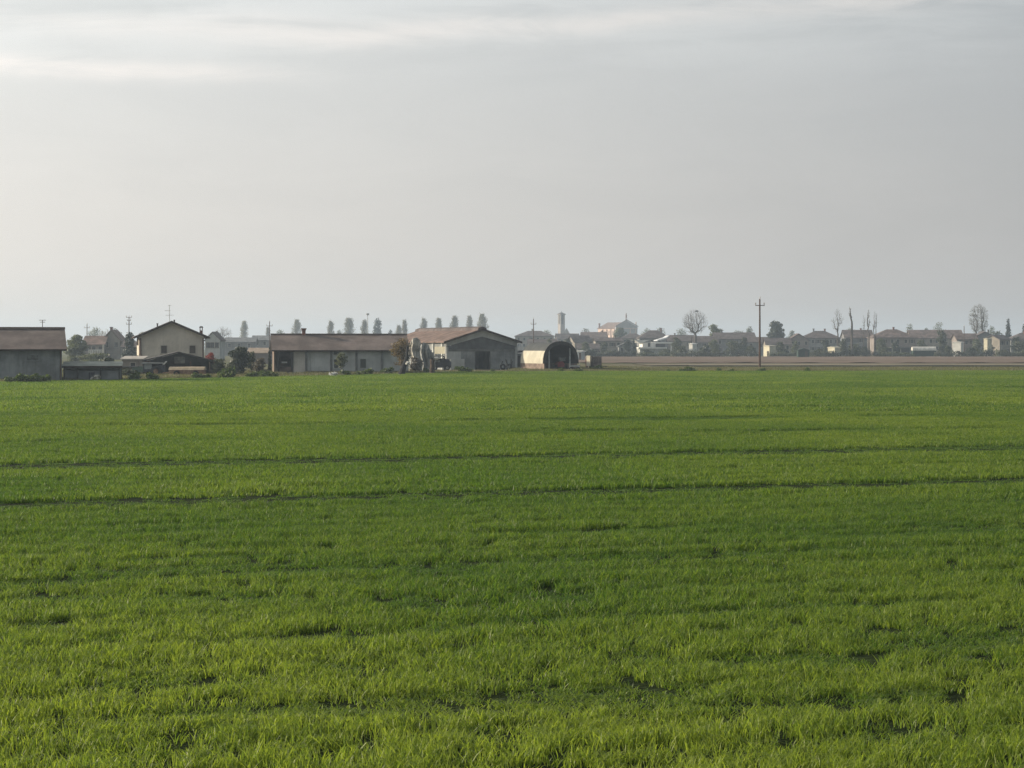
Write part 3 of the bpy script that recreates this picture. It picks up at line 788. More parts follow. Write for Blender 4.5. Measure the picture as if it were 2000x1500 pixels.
for zz, hw_, dx in ((za - .05, .22, .04), (za - .75, .38, -.25), (za - 1.35, .55, 0)):
    MB().tube([(dx - hw_, 0, zz), (dx + hw_, 0, zz)], .025, 5).build('rod', M_steel, a)
    for q in np.linspace(-hw_ * .9, hw_ * .9, 4): MB().tube([(dx + q, -.22, zz + .01), (dx + q, .22, zz + .01)], .014, 4).build('rod', M_steel, a)

# dark timber shed in front of the house
Y = 254.0
t = thing('dark_shed', 'dark open shed with wide low gable in front of the cream farmhouse', 'shed', (gx(349, Y), Y, 0), math.radians(11))
w = 138 / F * Y; he, hr = gz(706, Y), gz(689, Y); d = 8
MB().prism(chevron(w, he, hr, .4, .14), 'y', -.4, d).build('roof', mat('dark_sheet_roof', (.075, .07, .068), .85, .2, 1.0), t)
MB().prism([(-w / 2, he - .05), (w / 2, he - .05), (0, hr - .03)], 'y', .3, .38).build('gable_board', M_dark, t)
MB().box(-w / 2 + .1, w / 2 - .1, d - .3, d - .15, 0, he - .05).build('back_wall', M_dark, t)
for s in (-1, 1): MB().box(s * (w / 2 - .16) - .06, s * (w / 2 - .16) + .06, .4, d - .32, 0, he - .08).build('side_wall', M_dark, t)
for x_ in (-w / 2 + .12, -w / 5, w / 6, w / 2 - .12): box_part('post', M_wood, t, x_ - .08, x_ + .08, .1, .26, 0, he - .02)
box_part('panel', mat('pale_board', (.17, .165, .14), .9, .2, 1.5), t, -.5, .75, .23, .29, 1.45, 2.25)
box_part('panel', M_brick, t, -w / 2 + .2, -w / 2 + .9, .23, .29, 1.2, 1.75)

# old tractor
Y = 247.0
t = thing('tractor', 'old green tractor with small cab parked by the rusty trailer', 'tractor', (gx(292, Y), Y, 0))
MB().prism([(-2.0, .55), (-.7, .55), (-.7, 1.18), (-1.6, 1.12), (-2.0, .98)], 'y', .0, .7).build('bonnet', M_green, t)
MB().box(-2.06, -2.0, .08, .62, .6, .95).build('grille', M_dark, t)
cb = MB().box(-.7, .95, -.1, .85, .55, .85).build('cab_base', M_blued, t)
for x_ in (-.66, .3, .9):
    for y_ in (-.06, .76): box_part('cab_post', M_blued, cb, x_ - .04, x_ + .04, y_, y_ + .08, .852, 1.48)
MB().box(-.6, .26, -.03, -.01, .87, 1.46).build('pane', mat('cab_pane', (.28, .31, .31), .15, .1, 2.0, spec=.6), cb)
MB().box(-.66, -.64, .05, .75, .87, 1.46).build('pane', MATS['cab_pane'], cb)
MB().prism([(-.85, 1.482), (1.5, 1.482), (1.45, 1.6), (-.8, 1.64)], 'y', -.25, 1.0).build('cab_roof', mat('pale_cab_roof', (.30, .31, .31), .6, .1, 2.0), t)
box_part('rear_screen', M_blued, t, .98, 1.7, .0, .75, .35, 1.3)
for x_, rr in ((-1.55, .36), (.75, .62)):
    for y_ in (-.3, .75):
        wl = MB().wheel(x_, y_, rr, rr, .28, hub=rr * .5).build('wheel', M_tyre, t)
        MB().wheel(x_, y_ + .06, rr, rr * .49, .16, hub=.06).build('rim', M_rust, wl)
MB().tube([(-1.3, .35, 1.1), (-1.3, .35, 1.75)], .04, 6).build('exhaust', M_trim, t)
MB().prism([(1.45, 1.35), (1.62, 1.35), (1.95, 1.72), (1.85, 1.78)], 'y', .1, .5).build('loader_arm', M_white, t)

# tan trailer
Y = 246.0
t = thing('farm_trailer', 'long rusty trailer with a pale tan cover in front of the dark shed', 'trailer', (gx(364, Y), Y, 0), math.radians(1))
hw = 34 / F * Y; z1 = gz(717, Y)
MB().box(-hw, hw, 0, 2.0, .22, z1 - .3).build('body', M_rust, t)
MB().prism([(-.06, z1 - .32), (2.06, z1 - .32), (1.7, z1 - .04), (1.0, z1 + .04), (.3, z1 - .04)], 'x', -hw - .05, hw + .05).build('cover', M_tan, t)
for i in range(7): box_part('stake', M_rust, t, -hw + .1 + i * (2 * hw - .2) / 6 - .05, -hw + .1 + i * (2 * hw - .2) / 6 + .05, -.062, -.003, .5, z1 - .33)
box_part('chassis', M_dark, t, -hw + .2, hw - .2, .5, 1.5, .1, .218)
for x_ in (-hw * .55, hw * .55):
    for y_ in (-.32, 2.07):
        wl = MB().wheel(x_, y_, .36, .36, .25, hub=.17).build('wheel', M_tyre, t); MB().wheel(x_, y_ + .05, .36, .165, .15, hub=.04).build('rim', M_rust, wl)
MB().tube([(-hw, 1, .5), (-hw - .9, 1, .42)], .06, 6).build('drawbar', M_rust, t)

leafy('plum_bush', 'red leaved bush at the right corner of the cream farmhouse', 'bush', 411, 689, 268, 26, L_red, 31, 900, .10, stem=.2)
leafy('round_bush', 'large dark round evergreen bush between farmhouse and long stable', 'bush', 468, 678, 262, 56, L_ever, 32, 3600, .14, stem=.12)
leafy('round_bush', 'smaller reddish brown bush right of the large dark evergreen bush', 'bush', 492, 687, 266, 22, L_shrub, 33, 900, .11, stem=.2)
leafy('thorn_bush', 'thin grey bush left of the large dark evergreen bush', 'bush', 428, 701, 254, 44, L_shrub, 34, 1200, .11)
leafy('thorn_bush', 'low brown green shrub at the foot of the large dark evergreen bush', 'bush', 452, 712, 250, 40, L_shrub, 37, 900, .11)
leafy('thorn_bush', 'brown thicket between the dark evergreen bush and the stable porch', 'bush', 508, 700, 256, 40, leaf_mat('dry_thicket', (.07, .058, .042), (.12, .10, .07), .2), 38, 1500, .11)
leafy('thorn_bush', 'grey green scrub between lean-to and tractor', 'bush', 246, 722, 240, 46, L_shrub, 39, 900, .12)
leafy('cypress', 'thin dark cypress at the left end of the long stable', 'tree', 526.5, 677, 300, 10, L_ever, 35, 900, .12, taper=.7)
leafy('thorn_bush', 'low dark shrub between lean-to and pale hut', 'bush', 214, 699, 245, 44, L_ever, 36, 1600, .13)

# long stable
Y = 270.0
t = thing('long_stable', 'long low stable with brown roof and grey panelled wall', 'stable', (gx(531, Y), Y, 0), math.radians(7.5))
Lb = 270 / F * Y; he, hr = gz(683, Y), gz(655, Y + 4.5); d = 9.0
x_open = 42 / F * Y
rf = MB().prism([(u + d / 2, z) for u, z in chevron(d, he, hr, .55, .14)], 'x', -.05, Lb).build('roof', M_roofb, t)
MB().prism([(d / 2 - .3, hr + .06), (d / 2, hr + .24), (d / 2 + .3, hr + .06)], 'x', -.08, Lb).build('ridge_cap', M_trim, rf)
MB().tube([(-.05, -.64, he - .12), (Lb, -.64, he - .12)], .08, 8).build('gutter', M_trim, t)
MB().prism([(u + d / 2, z) for u, z in gable_profile(d, he, hr, .03)], 'x', x_open, Lb - .2).build('wall', M_concl, t)
box_part('wall', mat('pale_beige_wall', (.50, .47, .42), .9, .1, .5, .2), t, x_open + .01, x_open + 22 / F * Y, -.03, -.004, 0, he - .25)
MB().prism([(u + d / 2, z) for u, z in gable_profile(d, he, hr, .03)], 'x', .25, .4).build('gable_wall', M_block, t)
box_part('back_wall', M_block, t, .42, x_open - .01, d - .4, d - .2, 0, he)
for px in (541, 567):
    xx = gx(px, Y) - gx(528, Y); box_part('post', M_dark, t, xx - .12, xx + .12, -.15, .1, 0, he - .05)
box_part('parapet', M_block, t, .42, x_open - .02, .6, .75, 0, .9)
box_part('shelf_board', M_white, t, gx(547, Y) - gx(528, Y), gx(558, Y) - gx(528, Y), .55, .6, 1.35, 1.55)
for px in (595, 643.5, 693, 743, 786):
    xx = gx(px, Y) - gx(528, Y); box_part('pilaster', mat('damp_concrete', (.16, .165, .16), .9, .15, 1.0, .3), t, xx - .14, xx + .14, -.16, -.002, 0, he - .2)
box_part('plinth', MATS['damp_concrete'], t, x_open + 22 / F * Y + .16, Lb - .22, -.06, -.003, 0, .38)
make_window(t, gx(706, Y) - gx(528, Y), gz(719, Y), .72, 1.15, frame=M_concl)
make_window(t, gx(653, Y) - gx(528, Y), gz(719, Y), .5, 1.1, frame=M_concl)
make_window(t, gx(656, Y) - gx(528, Y), gz(691, Y) - .1, 1.0, .38, frame=M_concl)
MB().tube([(gx(602, Y) - gx(528, Y), -.3, he - .2), (gx(602, Y) - gx(528, Y), -.1, 1.9), (gx(602, Y) - gx(528, Y), -.1, 0)], .05, 6).build('downpipe', M_steel, t)
cx = gx(598.5, Y + 4) - gx(528, Y); zc = hr
MB().box(cx - .22, cx + .22, 4.2, 4.7, zc - .4, gz(646, Y + 4)).build('chimney', M_brick, rf)
MB().prism([(cx - .22, gz(646, Y + 4) + .002), (cx + .22, gz(646, Y + 4) + .002), (cx + .36, gz(641, Y + 4)), (cx - .36, gz(641, Y + 4))], 'y', 4.15, 4.75).build('chimney_cap', M_brick, rf)

leafy('olive_tree', 'small grey green tree standing before the wall of the long stable', 'tree', 667, 690, 266, 34, L_olive, 41, 1300, .10, stem=.36)
leafy('rusty_tree', 'rusty brown tree at the right end of the long stable', 'tree', 784, 661, 262, 50, L_rust, 42, 1900, .11, stem=.25)
t = thing('leaning_trunk', 'dark leaning tree trunk at the foot of the rusty brown tree', 'trunk', (gx(786, 259), 259, 0))
MB().tube([(-.1, 0, 0), (.1, 0, .8), (.35, 0, 1.5), (.55, 0, 2.3), (.62, 0, 3.6)], [.42, .34, .28, .2, .13], 9).build('stem', mat('dark_trunk_bark', (.03, .03, .032), .9, .2, 2.0), t)  # stem in a very dark bark tone
MB().tube([(.3, 0, 1.5), (.75, .1, 2.1), (1.0, .1, 2.9)], [.15, .1, .05], 6).build('limb', M_bark, t)
o = leaf_mass([(0, 0, 0, .22, .12, .3), (.12, 0, -.2, .16, .1, .16)], 40, .15, 8).build('lit_spot_rag', M_white); o.location = (gx(796, 258.4), 258.4, 1.35); o['label'] = 'small white rag added for a lit spot on the dark leaning trunk'; o['category'] = 'rag'  # white scrap made up to stand for a bright lit spot
o = leaf_mass([(0, 0, .1, .5, .3, .1), (.3, 0, .16, .25, .2, .13)], 50, .2, 9).build('fertiliser_sack', M_white); o.location = (gx(650, 244), 244, .22); tag(o, 'crumpled white sack lying at the field edge before the long stable', 'sack')

# barn with the broad gable; its length runs back and to the left
BA = math.radians(19.0)
Y = 320.0
t = thing('cattle_barn', 'large grey barn with broad gable front and dark doorway', 'barn', (gx(941, Y), Y, 0), BA)
w = 140 / F * Y / math.cos(BA) * .985; he, hr = gz(667, Y), gz(644, Y); D = 33.0
sl = (hr - he) / (w / 2)
rf = MB().prism(chevron(w, he, hr, .55, .15), 'y', -.6, D).build('roof', M_roofr, t)
MB().prism([(-.75, hr - .22), (.75, hr - .22), (.6, hr + .3), (0, hr + .5), (-.6, hr + .3)], 'y', -.3, D - .2).build('ridge_vent', M_roofd, rf)
for s in (-1, 1): MB().prism([(s * (w / 2 + .58), he - .58 * sl - .12), (0, hr - .12), (0, hr + .18), (s * (w / 2 + .58), he - .58 * sl + .18)], 'y', -.72, -.603).build('bargeboard', M_trim, rf)
MB().prism([(0, hr - .04), (-w / 2, he - .04), (-w / 2, he - .75), (0, hr - 1.0)], 'y', -.02, .15).build('gable_panel', M_concl, t)
MB().prism([(0, hr - .04), (w / 2, he - .04), (w / 2, he - .75), (0, hr - 1.0)], 'y', -.02, .15).build('gable_panel', M_concl, t)
MB().prism([(-w / 2 + .3, he - .77), (0, hr - 1.03), (w / 2 - .3, he - .77), (w / 2 - .3, 3.05), (-w / 2 + .3, 3.05)], 'y', .12, .25).build('gable_board', mat('dark_grey_sheet', (.11, .115, .12), .8, .15, .8, .3), t)
box_part('lintel', MATS['damp_concrete'], t, -w / 2 + .32, w / 2 - .32, -.06, .3, 2.72, 3.04)
dl, dr = gx(928, Y) - gx(941, Y), gx(957, Y) - gx(941, Y)
xs = [-w / 2 + .32, -w / 2 + 2.3, -w / 2 + 3.2, dl]
for a_, b_ in zip(xs[:-1], xs[1:]): box_part('wall_panel', M_conc if a_ > -4 else M_concl, t, a_ + .012, b_ - .012, .0, .16, 0, 2.71)
xs = [dr, dr + 1.6, w / 2 - 1.0, w / 2 - .32]
for a_, b_ in zip(xs[:-1], xs[1:]): box_part('wall_panel', M_conc, t, a_ + .012, b_ - .012, .0, .16, 0, 2.71)
for s in (-1, 1):
    box_part('pillar', M_concl, t, s * (w / 2 - .15) - .16, s * (w / 2 - .15) + .16, -.1, .3, 0, he - .78)
    box_part('door_post', M_dark, t, (dl if s < 0 else dr) - .08, (dl if s < 0 else dr) + .08, -.09, -.005, 0, 2.7)
MB().box(w / 2 - .2, w / 2 - .05, .35, D - .3, 0, he - .1).build('side_wall', M_conc, t)
MB().box(-w / 2 + .02, -w / 2 + .2, .35, D - .3, 0, he - .08).build('side_wall', M_conc, t)
MB().prism(gable_profile(w - .5, he, hr, .25), 'y', D - .28, D - .1).build('back_wall', M_conc, t)
for i in range(7): box_part('pillar', M_concl, t, -w / 2 - .16, -w / 2 + .015, 1.5 + i * 4.6, 1.9 + i * 4.6, 0, he - .3)
for i in range(6): MB().box(-w / 2 - .03, -w / 2 + .03, 2.8 + i * 4.6, 5.2 + i * 4.6, 1.6, 2.9).build('window', M_glass, t)
box_part('white_block', M_concl, t, -w / 2 + .5, -w / 2 + 2.7, -.5, -.12, 0, 1.6)
# clutter along the front
leafy('weed_heap', 'dark weeds growing before the pale block of the barn front', 'weeds', 893, 716, 316, 16, L_weed, 51, 260, .12)
t2 = thing('implement_heap', 'grey farm implements heaped right of the barn doorway', 'implements', (gx(988, 318), 318, 0), BA)
for i in range(9):
    r = random.Random(900 + i); x0 = r.uniform(-.9, .9); MB().tube([(x0, r.uniform(-.3, .3), 0), (x0 + r.uniform(-.6, .6), r.uniform(-.3, .3), r.uniform(.6, 1.6))], .06, 5).build('bar', M_steel if i % 2 else M_dark, t2)
for x_ in (-.5, .5): MB().wheel(x_, -.2, .45, .45, .2, hub=.2).build('wheel', M_tyre, t2)

# yellow sunlit panel, canopy and dark wagon by the barn's near corner
Y = 312.0
t = thing('yellow_panel', 'pale yellow square panel on posts at the left corner of the barn', 'panel', (gx(859, Y), Y, 0), math.radians(-32))
hw = 10.5 / F * Y / math.cos(math.radians(32)); box_part('board', M_yellow, t, -hw, hw, 0, .08, gz(691, Y), gz(677, Y))
box_part('rim', M_white, t, hw + .002, hw + .07, -.02, .1, gz(692, Y), gz(676.5, Y))
for s in (-1, 1): box_part('post', M_dark, t, s * (hw - .1) - .05, s * (hw - .1) + .05, .082, .18, 0, gz(678, Y))
t = thing('dark_canopy', 'small dark canopy on posts below the yellow panel', 'canopy', (gx(854, 308), 308, 0))
hw = 15 / F * 308; zc = gz(696, 308)
MB().prism([(-hw, zc - .35), (-hw * .3, zc - .02), (hw * .7, zc), (hw, zc - .2), (hw, zc - .1), (hw * .7, zc + .12), (-hw * .3, zc + .1), (-hw, zc - .24)], 'y', -1, 1.6).build('roof', M_dark, t)
for s in (-1, 1):
    for y_ in (-.9, 1.4): box_part('post', M_dark, t, s * (hw - .1) - .06, s * (hw - .1) + .06, y_, y_ + .1, 0, zc - .22)
t = thing('covered_wagon', 'dark round topped wagon standing under the small canopy', 'wagon', (gx(861, 309), 309, 0))
MB().prism([(-1.35, .4), (1.5, .4), (1.5, 1.2), (1.1, 1.62), (.2, 1.75), (-.6, 1.6), (-1.25, 1.2)], 'y', -.6, .9).build('body', M_blued, t)
box_part('pane', MATS['cab_pane'], t, -1.1, -.1, -.63, -.603, 1.2, 1.5)
for x_ in (-.85, .95): 
    wl = MB().wheel(x_, -.68, .4, .4, .22, hub=.2).build('wheel', M_tyre, t); MB().wheel(x_, -.66, .4, .19, .15, hub=.05).build('rim', M_steel, wl)
t = thing('white_tank', 'small white round tank under the dark canopy', 'tank', (gx(848, 306.8), 306.8, 0))
MB().tube([(-.6, 0, 1.75), (-.5, 0, 1.75), (.5, 0, 1.75), (.6, 0, 1.75)], [.12, .22, .22, .12], 12).build('drum', M_film, t)
for x_ in (-.4, .4): box_part('leg', M_dark, t, x_ - .05, x_ + .05, -.05, .05, 0, 1.56)
t = thing('tree_stump', 'tall brown stump at the field edge before the dark canopy', 'stump', (gx(844, 268), 268, 0))
MB().tube([(0, 0, 0), (0, 0, .25), (.02, 0, 1.1), (-.05, 0, 1.9)], [.45, .33, .27, .24], 9).build('bole', mat('brown_bark', (.10, .075, .06), .95, .25, 2.0), t)
MB().tube([(0, 0, 1.3), (.3, 0, 1.75)], [.1, .07], 6).build('branch_stub', MATS['brown_bark'], t)

# pale plastic film hung over a frame at the left of the barn
def draped(name, label, Y, seed, m, top, bottom):
    """film hung from a ridge of poles: top and bottom edges given as (px, py) outlines, deep upright folds between"""
    r = random.Random(seed); x0, x1 = gx(top[0][0], Y), gx(top[-1][0], Y); cx = (x0 + x1) / 2
    t = thing(name, label, 'plastic sheet', (cx, Y, 0))
    n, k = 40, 14; v = []; f = []
    tx = [gx(p, Y) for p, _ in top]; tz = [gz(q, Y) for _, q in top]; bx = [gx(p, Y) for p, _ in bottom]; bz = [max(.05, gz(q, Y)) for _, q in bottom]
    for i in range(n):
        x = x0 + (x1 - x0) * i / (n - 1); zt = np.interp(x, tx, tz) + r.uniform(-.05, .05); zb = np.interp(x, bx, bz) + r.uniform(-.12, .12)
        ph = 6.283 * (x - x0) / 1.05 + 1.3 * math.sin(x * 2.1 + seed)
        for j in range(k):
            q = j / (k - 1); z = zb + (zt - zb) * q
            yy = (.34 * math.sin(ph + q * 1.2) + .13 * math.sin(ph * 2.7 + q * 4 + seed) + .1 * math.sin(z * 3.1 + x * 2)) * (1.15 - .75 * q)
            v.append((x - cx + .12 * math.sin(z * 2.2 + seed) + r.gauss(0, .025), yy + r.gauss(0, .035), z))
    for i in range(n - 1):
        for j in range(k - 1): f.append((i * k + j, (i + 1) * k + j, (i + 1) * k + j + 1, i * k + j + 1))
    mb = MB(); mb.add(v, f); o = mb.build('film', m, t)
    so = o.modifiers.new('thickness', 'SOLIDIFY'); so.thickness = .02
    for a_ in (.15, .5, .85):
        xx = x0 + (x1 - x0) * a_; MB().tube([(xx - cx, .5, 0), (xx - cx + .1, .45, float(np.interp(xx, tx, tz)) - .15)], .06, 6).build('pole', M_wood, t)
    return t
draped('plastic_sheet', 'tall pale plastic sheet hanging left of the barn, nearest the rusty tree', 293, 61, mat('dirty_pale_film', (.46, .44, .39), .6, .22, .9, .5, spec=.3), [(800, 672), (804, 661), (812, 659), (818, 664), (822, 672)], [(800, 692), (806, 700), (813, 708), (822, 700)])
draped('plastic_sheet', 'grey plastic sheet draped in folds, nearest the yellow panel', 290, 62, mat('grey_plastic_film', (.30, .31, .305), .6, .22, .9, .5, spec=.3), [(813, 686), (818, 676), (826, 668), (836, 674), (842, 684), (849, 692)], [(813, 722), (822, 726), (834, 722), (849, 727)])
leafy('bramble', 'brown leafless bramble below the hanging plastic sheets', 'bramble', 812, 699, 284, 36, leaf_mat('bramble_stem', (.06, .05, .042), (.11, .095, .08), .1), 63, 1100, .11)

# small annex between barn and canvas shelter
Y = 326.0
t = thing('small_annex', 'small annex with dark eaves between barn and canvas shelter', 'annex', (gx(1011, Y), Y, 0), BA * .5)
box_part('wall', M_conc, t, -.75, .75, 0, 4, 0, gz(691, Y))
MB().prism([(-1.1, gz(691, Y) + .002), (1.05, gz(691, Y) + .3), (1.05, gz(691, Y) + .5), (-1.1, gz(691, Y) + .2)], 'y', -.5, 4.3).build('roof', M_dark, t)
box_part('door', M_shut, t, -.35, .4, -.05, -.003, 0.02, 2.0)

# canvas hoop shelter
Y = 308.0
t = thing('hoop_shelter', 'arched shelter with cream canvas side and dark open end', 'shelter', (gx(1095, Y), Y, 0), BA)
hw = 34.5 / F * Y; Ht = gz(669, Y); wl_h = 1.0; Ls = 10.2
def hoop(r_):
    pts = []
    for i in range(17):
        a = math.pi * i / 16
        x_ = -math.cos(a); z_ = math.sin(a)
        pts.append((x_ * r_ * (1 - .0) * (abs(x_) ** -.12 if abs(x_) > .05 else 1), wl_h + (Ht - wl_h + (r_ - hw)) * z_ ** .85))
    return pts
o_, i_ = hoop(hw), hoop(hw - .06)
K = 17
M_lining = mat('shelter_shade_lining', (.012, .013, .014), .95, .2, 1.5)  # near-black inner skin added, shade of the interior painted as colour
def shell(name, pp, i0, i1, m, th=.02):
    v = []; f = []; n = i1 - i0 + 1
    inner = [(a * (1 - th / hw), wl_h + (b - wl_h) * (1 - th / hw)) for a, b in pp]
    for q, y0 in ((pp, .0), (pp, Ls), (inner, .0), (inner, Ls)): v += [(a, y0, b) for a, b in q[i0:i1 + 1]]
    for i in range(n - 1): f += [(i, i + 1, n + i + 1, n + i), (2 * n + i, 3 * n + i, 3 * n + i + 1, 2 * n + i + 1), (i, 2 * n + i, 2 * n + i + 1, i + 1), (n + i, n + i + 1, 3 * n + i + 1, 3 * n + i)]
    f += [(0, n, 3 * n, 2 * n), (n - 1, 3 * n - 1, 4 * n - 1, 2 * n - 1)]
    mb = MB().add(v, f); mb.smooth = False; return mb.build(name, m, t)
shell('side_canvas', hoop(hw), 0, 3, M_canvas); shell('side_canvas', hoop(hw), 13, 16, M_canvas)
shell('roof_canvas', hoop(hw + .012), 3, 13, mat('grey_roof_canvas', (.06, .065, .066), .8, .1, .8, .2))
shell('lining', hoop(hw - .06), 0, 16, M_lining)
mb = MB()
for i in range(K - 1):
    a0, a1 = hoop(hw + .20), hoop(hw - .30)
    mb.add([(a0[i][0], -.1, a0[i][1]), (a0[i + 1][0], -.1, a0[i + 1][1]), (a1[i + 1][0], -.1, a1[i + 1][1]), (a1[i][0], -.1, a1[i][1]),
            (a0[i][0], -.004, a0[i][1]), (a0[i + 1][0], -.004, a0[i + 1][1]), (a1[i + 1][0], -.004, a1[i + 1][1]), (a1[i][0], -.004, a1[i][1])],
           [(0, 1, 2, 3), (7, 6, 5, 4), (0, 4, 5, 1), (3, 2, 6, 7)])
mb.build('end_hoop', M_dark, t)
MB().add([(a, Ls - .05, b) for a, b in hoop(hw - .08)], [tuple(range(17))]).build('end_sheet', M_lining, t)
for s in (-1, 1): box_part('base_wall', M_block, t, s * (hw - .1) - .1, s * (hw - .1) + .1, .02, Ls - .02, 0, wl_h - .002)
box_part('base_wall', M_block, t, -hw + .22, hw - .22, Ls - .25, Ls - .08, 0, wl_h)
for px in (1071.5, 1115): xx = gx(px, Y) - gx(1095, Y); box_part('post', M_steel, t, xx - .1, xx + .1, .05, .2, 0, gz(679, Y))
t = thing('red_machine', 'red farm machine standing inside the canvas shelter', 'machine', (gx(1096, Y + 1.8), Y + 1.8, 0), BA)
MB().prism([(-.5, .5), (.5, .5), (.55, 1.0), (.2, 1.3), (-.3, 1.25), (-.55, .95)], 'y', 0, 1.2).build('hopper', M_red, t)
box_part('guard', M_steel, t, .05, .85, .5, 1.1, 1.32, 1.85)
for s in (-1, 1): MB().wheel(s * .72 - .0, .2, .38, .38, .22, hub=.16).build('wheel', M_tyre, t)
box_part('axle', M_dark, t, -.7, .7, .3, .42, .32, .44)
t = thing('cart', 'low grey cart parked at the right foot of the canvas shelter', 'cart', (gx(1122, Y - 2), Y - 2, 0))
box_part('bed', M_steel, t, -.75, .75, -.5, .6, .55, .8)
for s in (-.5, .5): MB().wheel(s, -.7, .28, .28, .16, hub=.12).build('wheel', M_tyre, t)
for s in (-.7, .66): box_part('rail', M_steel, t, s, s + .05, -.5, .6, .802, 1.15)

# upright pale board and little box trailer right of the shelter
Y = 322.0
t = thing('upright_board', 'narrow upright cream board lit by the sun right of the shelter', 'board', (gx(1149, Y), Y, 0), math.radians(-50))
box_part('panel', M_canvas, t, -.42, .42, 0, .08, .55, gz(694.5, Y)); box_part('leg', M_tan, t, -.1, .12, .0, .08, 0, .548); box_part('side_board', M_brick, t, -.62, -.44, .0, .1, .3, 1.5); box_part('backing', M_dark, t, -.4, .75, .1, .22, .3, gz(695, Y))
t = thing('box_trailer', 'small dull box trailer beside the upright cream board', 'trailer', (gx(1164, Y), Y, 0))
MB().prism([(-.95, .55), (.85, .55), (.85, 1.85), (.4, 1.95), (-.95, 1.7)], 'y', 0, 1.3).build('body', mat('mauve_grey_panel', (.20, .165, .15), .8, .2, 1.5, .3), t)
MB().prism([(-1.0, 1.73), (.4, 1.98), (.9, 1.88), (.9, 1.96), (.4, 2.06), (-1.0, 1.81)], 'y', -.05, 1.35).build('roof', M_roofg, t)
for x_ in (-.4, .5): MB().wheel(x_, -.12, .3, .3, .18, hub=.13).build('wheel', M_tyre, t)
MB().tube([(.85, .6, .5), (1.7, .6, .45)], .05, 6).build('drawbar', M_dark, t)
leafy('weed_heap', 'dark low weeds round the wheels of the box trailer', 'weeds', 1166, 714, 320.5, 34, L_weed, 52, 380, .13)

# ------------------------------------------------------------------ power poles
power_pole('tall timber power pole standing alone at the field edge on the right', 1484, 584, 350, arms=((1.05, .75),))
power_pole('power pole rising behind the cream canvas shelter', 1042, 623, 603, arms=((1.45, .75),))
power_pole('power pole behind the left end of the long stable', 526.5, 628, 640, arms=((1.3, .9),))
power_pole('power pole with several crossarms left of the cream farmhouse', 252, 619, 561, arms=((.1, .75), (.95, .5), (1.9, .7)))
power_pole('power pole between the grey shed and the hazy beige house', 170, 633, 700, arms=((1.2, .9),))
power_pole('power pole before the red brown roofs right of the village', 1883, 637, 770, arms=())
t = thing('radio_mast', 'very thin mast with a small dish among the poplars', 'mast', (gx(718, 1000), 1000, 0), 0)
MB().tube([(0, 0, 0), (0, 0, gz(613, 1000))], [.22, .12], 6).build('shaft', M_steel, t)
MB().lathe([(.05, 0), (.7, .25), (.75, .9), (.1, 1.0)], 10, (0, 0, gz(616, 1000))).build('dish', M_steel, t)

# ------------------------------------------------------------------ houses behind the farm
t = house('hazy beige gabled house with a terrace behind the pale hut', 196, 238, 645, 664, 560, 'y', M_beige, M_roofr, 'houses behind the farm', chim=1, depth=9)
house('low wing with sloping tiled roof left of the hazy beige house', 160, 206, 657, 672, 556, 'x', M_beige, M_roofr, 'houses behind the farm', depth=8, wins=3)
t = thing('terrace', 'pale terrace with balustrade below the hazy beige house', 'terrace', (gx(187, 545), 545, 0))
hw = 14 / F * 545; z0 = gz(692, 545); z1 = gz(683, 545)
box_part('slab', M_white, t, -hw, hw, 0, 3, 0, z0)
box_part('rail', M_white, t, -hw, hw, 0, .15, z1 - .15, z1)
for q in np.linspace(-hw + .1, hw - .1, 9): box_part('baluster', M_white, t, q - .07, q + .07, .02, .13, z0 + .002, z1 - .152)
box_part('pillar', M_cream, t, hw - .1, hw + .25, -.1, .3, 0, gz(673, 545))
house('small dull house with dark roof behind the conifer', 236, 280, 668, 678, 480, 'x', M_grey, M_roofd, 'houses behind the farm', wins=3)
house('pale grey gabled house right behind the cream farmhouse', 398, 432, 649, 664, 520, 'y', M_concl, M_roofd, 'houses behind the farm', wins=3, rows=1, depth=9, ov=.3)
house('hazy long low roof beyond the dark round evergreen bush', 436, 500, 660, 668, 760, 'x', M_grey, M_roofg, 'houses behind the farm')
house('hazy flat looking roof beyond the left end of the stable', 490, 560, 656, 664, 800, 'x', M_grey, M_roofg, 'houses behind the farm', wins=4)
house('low pale tan outbuilding right of the dark evergreen bush', 484, 524, 681, 690, 420, 'x', M_pink, mat('pale_tan_roof', (.34, .27, .21), .9, .1, 1.0), 'houses behind the farm', wins=2, ov=.25)

